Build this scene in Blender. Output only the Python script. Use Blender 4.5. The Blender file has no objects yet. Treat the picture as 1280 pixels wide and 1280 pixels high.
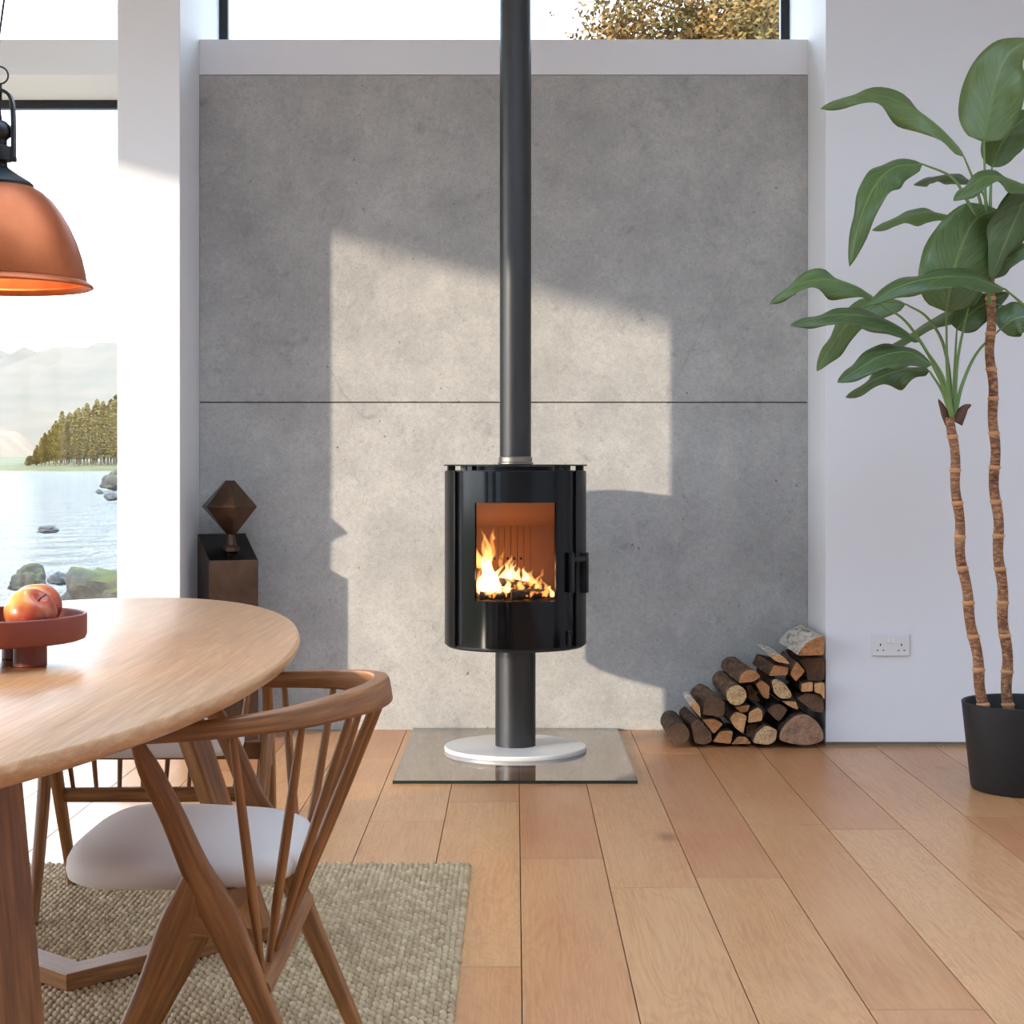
import bpy, bmesh, math, random
import numpy as np
from mathutils import Vector, Matrix, noise
random.seed(7)
C = bpy.context.scene.collection
PI = math.pi
F, VX, VY, H = 2150.0, 644.0, 584.0, 1.08        # focal length and vanishing point of the level camera, eye height
D_WALL, D_FRONT, D_WIN = 7.06, 6.656, 7.56      # distance of the concrete, the pier fronts and the glazing

def P(px, py, d):
    return Vector(((px - VX) * d / F, d, H - (py - VY) * d / F))

def srgb(r, g, b):
    f = lambda c: c / 12.92 if c <= 0.04045 else ((c + 0.055) / 1.055) ** 2.4
    return (f(r / 255), f(g / 255), f(b / 255), 1)

# ------------------------------------------------------------------ materials
class M_:
    """tiny node helper"""
    def __init__(s, name, rough=0.5, metal=0.0, color=(.5, .5, .5, 1), **kw):
        s.m = bpy.data.materials.new(name); s.m.use_nodes = True
        s.nt = s.m.node_tree; s.b = s.nt.nodes['Principled BSDF']; s.out = s.nt.nodes['Material Output']
        s.b.inputs['Base Color'].default_value = color
        s.b.inputs['Roughness'].default_value = rough
        s.b.inputs['Metallic'].default_value = metal
        for k, v in kw.items(): s.b.inputs[k].default_value = v
    def n(s, t, **kw):
        nd = s.nt.nodes.new(t)
        for k, v in kw.items(): setattr(nd, k, v)
        return nd
    def l(s, a, b): s.nt.links.new(a, b)
    def coord(s, kind='Object', scale=(1, 1, 1), rot=(0, 0, 0), loc=(0, 0, 0)):
        t = s.n('ShaderNodeTexCoord'); mp = s.n('ShaderNodeMapping')
        mp.inputs['Scale'].default_value = scale; mp.inputs['Rotation'].default_value = rot
        mp.inputs['Location'].default_value = loc
        s.l(t.outputs[kind], mp.inputs['Vector']); return mp.outputs['Vector']
    def noise(s, vec, scale, detail=4, rough=.5, dist=0.0):
        t = s.n('ShaderNodeTexNoise'); t.inputs['Scale'].default_value = scale
        t.inputs['Detail'].default_value = detail; t.inputs['Roughness'].default_value = rough
        t.inputs['Distortion'].default_value = dist; s.l(vec, t.inputs['Vector']); return t.outputs['Fac']
    def ramp(s, fac, stops):
        r = s.n('ShaderNodeValToRGB'); e = r.color_ramp.elements
        while len(e) < len(stops): e.new(.5)
        for i, (p, c) in enumerate(stops):
            e[i].position = p; e[i].color = c if len(c) == 4 else (*c, 1)
        s.l(fac, r.inputs['Fac']); return r.outputs['Color']
    def mix(s, fac, a, b, mode='MIX'):
        x = s.n('ShaderNodeMix', data_type='RGBA', blend_type=mode)
        for sock, v in ((x.inputs['Factor'], fac), (x.inputs['A'], a), (x.inputs['B'], b)):
            pass
        fi, ai, bi = x.inputs[0], x.inputs[6], x.inputs[7]
        for sock, v in ((fi, fac), (ai, a), (bi, b)):
            if hasattr(v, 'node'): s.l(v, sock)
            else: sock.default_value = v
        return x.outputs[2]
    def math(s, op, a, b=None, clamp=False):
        x = s.n('ShaderNodeMath', operation=op, use_clamp=clamp)
        for i, v in enumerate((a, b)):
            if v is None: continue
            if hasattr(v, 'node'): s.l(v, x.inputs[i])
            else: x.inputs[i].default_value = v
        return x.outputs[0]
    def col(s, c): s.l(c, s.b.inputs['Base Color']); return s
    def bump(s, h, strength=.2, dist=.01):
        b = s.n('ShaderNodeBump'); b.inputs['Strength'].default_value = strength
        b.inputs['Distance'].default_value = dist; s.l(h, b.inputs['Height'])
        s.l(b.outputs['Normal'], s.b.inputs['Normal']); return s
    def rough(s, f, a, b):
        r = s.n('ShaderNodeMapRange'); r.inputs['To Min'].default_value = a; r.inputs['To Max'].default_value = b
        s.l(f, r.inputs['Value']); s.l(r.outputs[0], s.b.inputs['Roughness']); return s

MAT = {}
def white_paint():
    m = M_('white_paint', .65, color=srgb(232, 233, 236)); v = m.coord()
    m.bump(m.noise(v, 160, 3), .04, .002); return m.m
MAT['white'] = white_paint()

def concrete():
    m = M_('concrete', .62); v = m.coord()
    big = m.noise(v, .9, 5, .6, .6); mid = m.noise(v, 5, 6, .65, .3); fine = m.noise(v, 60, 4, .7); micro = m.noise(v, 420, 2, .6)
    a = m.ramp(big, [(.3, srgb(158, 157, 154)), (.7, srgb(198, 196, 190))])
    b = m.ramp(mid, [(.3, srgb(148, 147, 145)), (.72, srgb(204, 202, 196))])
    c = m.mix(.5, a, b)
    c = m.mix(m.ramp(fine, [(.42, (0, 0, 0)), (.7, (.3, .3, .3))]), c, srgb(128, 126, 124))
    pits = m.noise(v, 95, 2, .5); c = m.mix(m.ramp(pits, [(.22, (.75, .75, .75)), (.29, (0, 0, 0))]), c, srgb(92, 90, 88))
    spk = m.noise(v, 210, 3, .7); c = m.mix(m.ramp(spk, [(.5, (0, 0, 0)), (.75, (.45, .45, .45))]), c, srgb(104, 102, 99))
    lt = m.noise(v, 17, 5, .7); c = m.mix(m.ramp(lt, [(.56, (0, 0, 0)), (.74, (.4, .4, .4))]), c, srgb(206, 204, 198))
    dk = m.noise(v, 11, 6, .75, .5); c = m.mix(m.ramp(dk, [(.58, (0, 0, 0)), (.72, (.45, .45, .45))]), c, srgb(112, 110, 108))
    pv = m.n('ShaderNodeTexVoronoi'); pv.inputs['Scale'].default_value = 16; m.l(m.mix(.03, v, m.n('ShaderNodeTexNoise').outputs['Color'], 'ADD'), pv.inputs['Vector'])
    pg = m.ramp(m.noise(v, 6, 2), [(.5, (0, 0, 0)), (.6, (1, 1, 1))])
    c = m.mix(m.mix(1.0, m.ramp(pv.outputs['Distance'], [(.05, (.8, .8, .8)), (.085, (0, 0, 0))]), pg, 'MULTIPLY'), c, srgb(84, 82, 79))
    vor = m.n('ShaderNodeTexVoronoi', feature='DISTANCE_TO_EDGE'); vor.inputs['Scale'].default_value = .62
    wv = m.n('ShaderNodeTexNoise'); wv.inputs['Scale'].default_value = 2.2; wv.inputs['Detail'].default_value = 5
    m.l(v, wv.inputs['Vector'])
    va = m.mix(.12, v, wv.outputs['Color'], 'ADD'); m.l(va, vor.inputs['Vector'])
    crack = m.ramp(vor.outputs['Distance'], [(0, (.22, .22, .22)), (.002, (0, 0, 0))])
    gate = m.ramp(m.noise(v, 1.7, 2), [(.54, (0, 0, 0)), (.64, (1, 1, 1))])
    c = m.mix(m.mix(1.0, crack, gate, 'MULTIPLY'), c, srgb(95, 93, 90))
    m.col(c); m.rough(mid, .5, .75)
    h = m.math('ADD', m.math('MULTIPLY', mid, .6), m.math('ADD', m.math('MULTIPLY', fine, .5), m.math('MULTIPLY', micro, .25)))
    m.bump(h, .34, .012); return m.m
MAT['concrete'] = concrete()

def oak_floor():
    m = M_('oak_floor', .42)
    at = m.n('ShaderNodeAttribute', attribute_name='plank'); r = at.outputs['Fac']
    tc = m.n('ShaderNodeTexCoord')
    off = m.n('ShaderNodeCombineXYZ'); m.l(m.math('MULTIPLY', r, 17.3), off.inputs[0]); m.l(m.math('MULTIPLY', r, 41.7), off.inputs[1]); m.l(m.math('MULTIPLY', r, 9.1), off.inputs[2])
    add = m.n('ShaderNodeVectorMath', operation='ADD'); m.l(tc.outputs['Object'], add.inputs[0]); m.l(off.outputs[0], add.inputs[1])
    def mp(sc):
        q = m.n('ShaderNodeMapping'); q.inputs['Scale'].default_value = sc; m.l(add.outputs[0], q.inputs['Vector']); return q.outputs[0]
    base = m.ramp(r, [(0, srgb(190, 130, 84)), (.25, srgb(204, 148, 98)), (.5, srgb(184, 118, 76)), (.75, srgb(208, 156, 106)), (1, srgb(188, 128, 78))])
    cath = m.noise(mp((6.5, 1.0, 1)), 1.0, 4, .55, .9)
    rings = m.math('SINE', m.math('MULTIPLY', cath, 120))
    rings = m.math('MULTIPLY', m.math('ADD', rings, 1), .5)
    fib = m.noise(mp((150, 4, 1)), 1.0, 4, .65)
    blot = m.noise(mp((6, 1.6, 1)), 1.0, 4, .6)
    c = m.mix(m.math('MULTIPLY', m.math('POWER', rings, 2.0), .5), base, srgb(176, 118, 78))
    c = m.mix(m.ramp(fib, [(.45, (0, 0, 0)), (.75, (.45, .45, .45))]), c, srgb(160, 104, 68))
    c = m.mix(m.ramp(blot, [(.35, (0, 0, 0)), (.75, (.34, .34, .34))]), c, srgb(218, 172, 124))
    kn = m.n('ShaderNodeTexVoronoi'); kn.inputs['Scale'].default_value = 1.0; m.l(mp((2.4, 1.1, 1)), kn.inputs['Vector'])
    c = m.mix(m.ramp(kn.outputs['Distance'], [(.02, (.7, .7, .7)), (.10, (0, 0, 0))]), c, srgb(120, 72, 44))
    m.col(c); m.rough(fib, .26, .42)
    m.bump(m.math('ADD', m.math('MULTIPLY', fib, .6), m.math('MULTIPLY', rings, .25)), .12, .004); return m.m
MAT['floor'] = oak_floor()

def oak_uv(name, c0, c1, c2, rough=.42, kind='UV', su=5, sv=90, bs=.1, rv=.09):
    m = M_(name, rough); v = m.coord(kind, (su, sv, sv) if kind == 'UV' else (sv, su, sv))
    f = m.noise(v, 1.0, 5, .6, .3); v2 = m.coord(kind, (1.2, 9, 9) if kind == 'UV' else (9, 1.0, 9)); g = m.noise(v2, 1.0, 4, .55, 1.2)
    rings = m.math('MULTIPLY', m.math('ADD', m.math('SINE', m.math('MULTIPLY', g, 60)), 1), .5)
    c = m.ramp(f, [(.3, c0), (.55, c1), (.8, c2)])
    c = m.mix(m.math('MULTIPLY', rings, .35), c, c0); m.col(c)
    m.bump(f, bs, .002); m.rough(f, rough - rv * .6, rough + rv); return m.m
MAT['oak_table'] = oak_uv('oak_tabletop', srgb(172, 120, 78), srgb(200, 150, 104), srgb(216, 170, 124), .30, 'Object', 3.5, 130, .0, .02)
MAT['oak_chair'] = oak_uv('oak_chair', srgb(106, 64, 30), srgb(150, 96, 50), srgb(184, 126, 70), .42)

def simple(name, c, rough=.5, metal=0., bump=None, **kw):
    m = M_(name, rough, metal, c, **kw)
    if bump: m.bump(m.noise(m.coord(), bump[0], 4), bump[1], bump[2] if len(bump) > 2 else .003)
    return m.m
MAT['black_metal'] = simple('black_metal', srgb(20, 20, 22), .42, .0, (300, .05))
MAT['black_frame'] = simple('black_frame', srgb(16, 17, 20), .4)
MAT['black_gloss'] = simple('black_gloss_glass', srgb(7, 8, 11), .10, 0., None, **{'Specular IOR Level': .28})
MAT['black_satin'] = simple('black_satin_steel', srgb(10, 10, 11), .38, .1)
MAT['black_void'] = simple('black_gap', srgb(6, 6, 6), .8)  # flat black put in for the shade inside board gaps and air holes
def brushed(name, c, rough, metal, sc=(30, 30, 900)):
    m = M_(name, rough, metal, c); f = m.noise(m.coord('Object', sc), 1.0, 3)
    m.rough(f, rough - .06, rough + .08); m.bump(f, .03, .001); return m.m
MAT['flue'] = brushed('flue_grey_steel', srgb(16, 15, 15), .42, 0, (60, 60, 4)); MAT['flue'].node_tree.nodes['Principled BSDF'].inputs['Specular IOR Level'].default_value = .8
MAT['disc'] = brushed('satin_steel', srgb(214, 210, 206), .45, .25, (40, 400, 40))
MAT['collar'] = brushed('collar_steel', srgb(150, 140, 130), .3, .9)
def copper():
    m = M_('copper_shade', .36, .85); f = m.noise(m.coord(), 9, 5, .6); g = m.noise(m.coord(), 220, 2)
    m.col(m.ramp(f, [(.3, srgb(152, 76, 42)), (.7, srgb(180, 100, 60))])); m.rough(f, .36, .5); m.bump(g, .03, .001); return m.m
MAT['copper'] = copper()
def bronze():
    m = M_('dark_bronze', .36, .85); f = m.noise(m.coord(), 7, 5, .65, .4)
    m.col(m.ramp(f, [(.3, srgb(70, 55, 46)), (.7, srgb(104, 82, 67))])); m.rough(f, .28, .46); return m.m
MAT['bronze'] = bronze()
MAT['bronze_top'] = simple('blackened_bronze', srgb(20, 17, 15), .25, .6)
def fabric():
    m = M_('cream_fabric', .85, color=srgb(224, 213, 204)); m.b.inputs['Sheen Weight'].default_value = .3
    m.bump(m.noise(m.coord('Object', (1, 1, 1)), 500, 2), .12, .001); return m.m
MAT['fabric'] = fabric()
def rugmat():
    m = M_('jute', .9); at = m.n('ShaderNodeAttribute', attribute_name='loop'); f = m.noise(m.coord('Object', (600, 120, 600)), 1, 3)
    c = m.ramp(at.outputs['Fac'], [(0, srgb(158, 130, 94)), (.5, srgb(176, 149, 112)), (1, srgb(191, 166, 128))])
    m.col(m.mix(m.ramp(f, [(.4, (0, 0, 0)), (.8, (.5, .5, .5))]), c, srgb(140, 118, 92))); m.bump(f, .3, .002); return m.m
MAT['rug'] = rugmat()
MAT['rug_base'] = simple('jute_backing', srgb(140, 114, 82), .95)
MAT['terracotta'] = simple('terracotta_glaze', srgb(124, 52, 36), .45, 0, (250, .05))
def apple():
    m = M_('apple_skin', .28); oi = m.n('ShaderNodeObjectInfo')
    v = m.coord('Object', (28, 28, 9)); f = m.noise(v, 1, 4, .6); g = m.noise(m.coord(), 14, 3)
    s = m.n('ShaderNodeSeparateXYZ'); tc = m.n('ShaderNodeTexCoord'); m.l(tc.outputs['Object'], s.inputs[0])
    k = m.math('ADD', m.math('MULTIPLY', g, .7), m.math('MULTIPLY', s.outputs[0], 4.0))
    k = m.math('ADD', k, m.math('MULTIPLY', m.math('SUBTRACT', oi.outputs['Random'], .5), .5))
    c = m.ramp(k, [(.06, srgb(222, 176, 84)), (.26, srgb(186, 78, 52)), (.46, srgb(128, 30, 30))])
    c = m.mix(m.ramp(f, [(.5, (0, 0, 0)), (.8, (.5, .5, .5))]), c, srgb(226, 160, 96))
    m.col(c); m.b.inputs['Subsurface Weight'].default_value = .08; m.b.inputs['Subsurface Radius'].default_value = (.01, .005, .003); return m.m
MAT['apple'] = apple()
MAT['stalk'] = simple('apple_stalk', srgb(70, 46, 28), .7)
def leaf():
    m = M_('leaf', .33); oi = m.n('ShaderNodeObjectInfo')
    sv_ = m.n('ShaderNodeSeparateXYZ'); tv_ = m.n('ShaderNodeTexCoord'); m.l(tv_.outputs['UV'], sv_.inputs[0])
    cb_ = m.n('ShaderNodeCombineXYZ'); av_ = m.math('ABSOLUTE', sv_.outputs[1])
    m.l(m.math('MULTIPLY', m.math('SUBTRACT', sv_.outputs[0], m.math('MULTIPLY', av_, .16)), 95), cb_.inputs[0]); m.l(m.math('MULTIPLY', sv_.outputs[1], 2.2), cb_.inputs[1])
    f = m.noise(cb_.outputs[0], 1, 3, .6); g = m.noise(m.coord('UV', (7, 2.5, 1)), 1, 3)
    c = m.ramp(f, [(.3, srgb(56, 78, 36)), (.55, srgb(92, 116, 60)), (.8, srgb(140, 158, 100))])
    c = m.mix(m.ramp(g, [(.4, (0, 0, 0)), (.75, (.5, .5, .5))]), c, srgb(126, 142, 96))
    c = m.mix(.36, c, m.ramp(oi.outputs['Random'], [(0, srgb(66, 82, 50)), (.5, srgb(96, 122, 66)), (1, srgb(140, 160, 98))]))
    s = m.n('ShaderNodeSeparateXYZ'); tc = m.n('ShaderNodeTexCoord'); m.l(tc.outputs['UV'], s.inputs[0])
    mid = m.ramp(m.math('ABSOLUTE', s.outputs[1]), [(.02, (.8, .8, .8)), (.06, (0, 0, 0))])
    c = m.mix(mid, c, srgb(138, 160, 96)); m.col(c); m.bump(f, .25, .004)
    tr = m.n('ShaderNodeBsdfTranslucent'); m.l(c, tr.inputs['Color']); mx = m.n('ShaderNodeMixShader'); mx.inputs[0].default_value = .22
    m.l(m.b.outputs[0], mx.inputs[1]); m.l(tr.outputs[0], mx.inputs[2]); m.l(mx.outputs[0], m.out.inputs['Surface']); return m.m
MAT['leaf'] = leaf()
MAT['petiole'] = simple('leaf_stalk', srgb(108, 134, 72), .45)
MAT['bract'] = simple('dry_bract', srgb(98, 62, 44), .7, 0, (40, .3))
def cane():
    m = M_('banded_cane', .75); f = m.noise(m.coord('Object', (45, 45, 120)), 1, 5, .75); g = m.noise(m.coord('Object', (3, 3, 9)), 1, 2)
    c = m.ramp(f, [(.36, srgb(54, 30, 20)), (.5, srgb(118, 68, 42)), (.66, srgb(196, 146, 100))])
    m.col(m.mix(m.ramp(g, [(.35, (0, 0, 0)), (.7, (.25, .25, .25))]), c, srgb(206, 160, 112))); m.bump(f, .5, .004); return m.m
MAT['cane'] = cane()
MAT['cane_node'] = simple('cane_node', srgb(196, 142, 98), .75, 0, (90, .3))
MAT['pot'] = simple('charcoal_pot', srgb(25, 27, 30), .55, 0, (180, .06))
MAT['soil'] = simple('potting_soil', srgb(42, 30, 22), .95, 0, (60, .8, .01))
MAT['plastic'] = simple('white_plastic', srgb(228, 227, 226), .35)
MAT['hole'] = simple('socket_hole', srgb(12, 12, 12), .6)
MAT['plinth'] = simple('grey_plinth', srgb(150, 146, 140), .7)
def bark(name, a, b, c):
    m = M_(name, .9); v = m.coord('UV', (9, 34, 1)); f = m.noise(v, 1, 6, .7, .8)
    m.col(m.ramp(f, [(.3, a), (.5, b), (.72, c)])); m.bump(f, .8, .012); return m.m
MAT['bark'] = bark('brown_bark', srgb(40, 27, 20), srgb(98, 70, 50), srgb(156, 122, 90))
MAT['bark_dark'] = bark('dark_bark', srgb(32, 22, 17), srgb(74, 52, 38), srgb(124, 94, 70))
MAT['birch'] = bark('birch_bark', srgb(88, 72, 60), srgb(206, 196, 182), srgb(236, 230, 220))
def endgrain(name, a, b, spots):
    m = M_(name, .8); v = m.coord('Object', (1, .2, 1)); oi = m.n('ShaderNodeObjectInfo')
    off = m.n('ShaderNodeVectorMath', operation='ADD'); cm = m.n('ShaderNodeCombineXYZ')
    m.l(m.math('MULTIPLY', m.math('SUBTRACT', oi.outputs['Random'], .5), .12), cm.inputs[0]); cm.inputs[2].default_value = .05
    m.l(v, off.inputs[0]); m.l(cm.outputs[0], off.inputs[1]); v2 = off.outputs[0]
    w = m.n('ShaderNodeTexWave', wave_type='RINGS', rings_direction='Y')
    w.inputs['Scale'].default_value = 42; w.inputs['Distortion'].default_value = 2.2; w.inputs['Detail'].default_value = 4; w.inputs['Detail Scale'].default_value = 3
    m.l(v2, w.inputs['Vector']); f = m.noise(v2, 28, 6, .75, .6); g = m.noise(v, 120, 3, .6)
    c = m.mix(m.math('MULTIPLY', w.outputs['Fac'], .4), a, b)
    c = m.mix(m.ramp(f, [(.42, (0, 0, 0)), (.72, (.85, .85, .85))]), c, b)
    vo = m.n('ShaderNodeTexVoronoi', feature='DISTANCE_TO_EDGE'); vo.inputs['Scale'].default_value = 22; m.l(m.mix(.06, v2, m.n('ShaderNodeTexNoise').outputs['Color'], 'ADD'), vo.inputs['Vector'])
    c = m.mix(m.ramp(vo.outputs['Distance'], [(0, (.6, .6, .6)), (.035, (0, 0, 0))]), c, srgb(60, 38, 24))
    if spots: c = m.mix(m.ramp(g, [(.54, (0, 0, 0)), (.66, (.8, .8, .8))]), c, srgb(66, 48, 36))
    m.col(c); m.bump(m.math('ADD', f, m.math('MULTIPLY', w.outputs['Fac'], .4)), .6, .005); return m.m
MAT['end_light'] = endgrain('split_wood_pale', srgb(226, 176, 120), srgb(170, 112, 66), False)
MAT['end_mid'] = endgrain('split_wood_tan', srgb(204, 144, 90), srgb(134, 82, 46), False)
MAT['end_spalt'] = endgrain('spalted_wood', srgb(222, 188, 140), srgb(172, 128, 82), True)
MAT['end_grey'] = endgrain('weathered_wood', srgb(182, 142, 112), srgb(96, 64, 48), False)
MAT['end_dark'] = endgrain('dark_wood', srgb(122, 88, 62), srgb(56, 38, 28), False)
def thin_glass(name, tint, ior=1.45, rough=0.0, extra=0.0):
    m = M_(name); m.nt.nodes.remove(m.b)
    t = m.n('ShaderNodeBsdfTransparent'); t.inputs['Color'].default_value = tint
    g = m.n('ShaderNodeBsdfGlossy'); g.inputs['Roughness'].default_value = rough
    geo = m.n('ShaderNodeNewGeometry'); dt = m.n('ShaderNodeVectorMath', operation='DOT_PRODUCT')
    m.l(geo.outputs['Normal'], dt.inputs[0]); m.l(geo.outputs['Incoming'], dt.inputs[1])
    f0 = ((ior - 1) / (ior + 1)) ** 2; q = m.math('POWER', m.math('SUBTRACT', 1.0, m.math('ABSOLUTE', dt.outputs['Value']), True), 5.0)
    mx = m.n('ShaderNodeMixShader'); m.l(m.math('ADD', m.math('MULTIPLY', q, 1 - f0), f0 + extra, True), mx.inputs[0])
    m.l(t.outputs[0], mx.inputs[1]); m.l(g.outputs[0], mx.inputs[2]); m.l(mx.outputs[0], m.out.inputs['Surface']); return m.m
MAT['pane'] = thin_glass('window_glass', (.97, .985, .98, 1))
MAT['stove_glass'] = thin_glass('stove_glass', (.97, .96, .95, 1), 1.2)
MAT['hearth_glass'] = thin_glass('hearth_glass', (.93, .93, .89, 1), 1.55, .01, .18)
MAT['hearth_under'] = thin_glass('hearth_glass_under', (.97, .97, .95, 1), 1.0)
MAT['hearth_edge'] = simple('hearth_glass_edge', srgb(30, 46, 38), .15)
MAT['lining'] = simple('fire_board', srgb(136, 90, 62), .85, 0, (140, .15))
def char():
    m = M_('charred_log', .9); v = m.coord('Object', (40, 40, 40)); f = m.noise(v, 1, 5, .7)
    m.col(m.ramp(f, [(.35, srgb(16, 12, 10)), (.7, srgb(72, 48, 34))])); m.bump(f, .9, .01)
    e = m.ramp(m.noise(m.coord('Object', (26, 26, 26)), 1, 4), [(.58, (0, 0, 0)), (.68, (1, .28, .05))]); m.l(e, m.b.inputs['Emission Color'])
    m.b.inputs['Emission Strength'].default_value = 1.6; return m.m
MAT['char'] = char()
def flame(name, col, strength):
    m = M_(name); m.nt.nodes.remove(m.b); e = m.n('ShaderNodeEmission')
    e.inputs['Color'].default_value = col; e.inputs['Strength'].default_value = strength
    m.l(e.outputs[0], m.out.inputs['Volume']); return m.m
MAT['flame'] = flame('flame_body', (1, .46, .12, 1), 70)
MAT['flame_core'] = flame('flame_core', (1, .60, .24, 1), 115)
MAT['flame_tip'] = flame('flame_wisp', (1, .34, .07, 1), 45)
def water():
    m = M_('lake_water', .06, color=srgb(118, 120, 116)); v = m.coord('Object', (1.0, .45, 1))
    f = m.noise(v, 1.1, 6, .62, .5); g = m.noise(m.coord('Object', (4, 1.6, 1)), 1, 4, .6, .3)
    m.bump(m.math('ADD', f, m.math('MULTIPLY', g, .35)), 1.0, 1.3); return m.m
MAT['water'] = water()
def rockm():
    m = M_('shore_rock', .9); v = m.coord(); f = m.noise(v, 4, 6, .7); g = m.noise(v, 1.4, 5, .65)
    c = m.ramp(f, [(.3, srgb(44, 40, 34)), (.7, srgb(92, 84, 72))])
    geo = m.n('ShaderNodeNewGeometry'); s = m.n('ShaderNodeSeparateXYZ'); m.l(geo.outputs['Normal'], s.inputs[0])
    k = m.math('ADD', m.math('MULTIPLY', s.outputs[2], .5), g)
    c = m.mix(m.ramp(k, [(.78, (0, 0, 0)), (.95, (.9, .9, .9))]), c, srgb(84, 84, 30)); m.col(c); m.bump(f, .9, .06); return m.m
MAT['rock'] = rockm()
MAT['rock_dark'] = simple('wet_rock', srgb(70, 66, 62), .6, 0, (5, .9, .05))
def foliage(name, a, b, sc):
    m = M_(name, .9); f = m.noise(m.coord('Object', (sc, sc, sc)), 1, 5, .7); m.col(m.ramp(f, [(.35, a), (.65, b)])); return m.m
MAT['larch'] = foliage('larch_needles', srgb(96, 80, 28), srgb(148, 122, 50), .25)
MAT['autumn'] = foliage('autumn_leaves', srgb(92, 82, 34), srgb(150, 104, 42), 1.6)
MAT['trunk'] = simple('tree_bark', srgb(92, 76, 56), .9)
MAT['grass'] = foliage('shore_grass', srgb(78, 78, 38), srgb(122, 108, 62), .05)
MAT['fell'] = foliage('fell_side', srgb(98, 82, 58), srgb(116, 94, 68), .006)
MAT['bracken'] = foliage('bracken_slope', srgb(118, 92, 66), srgb(142, 116, 86), .02)

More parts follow.
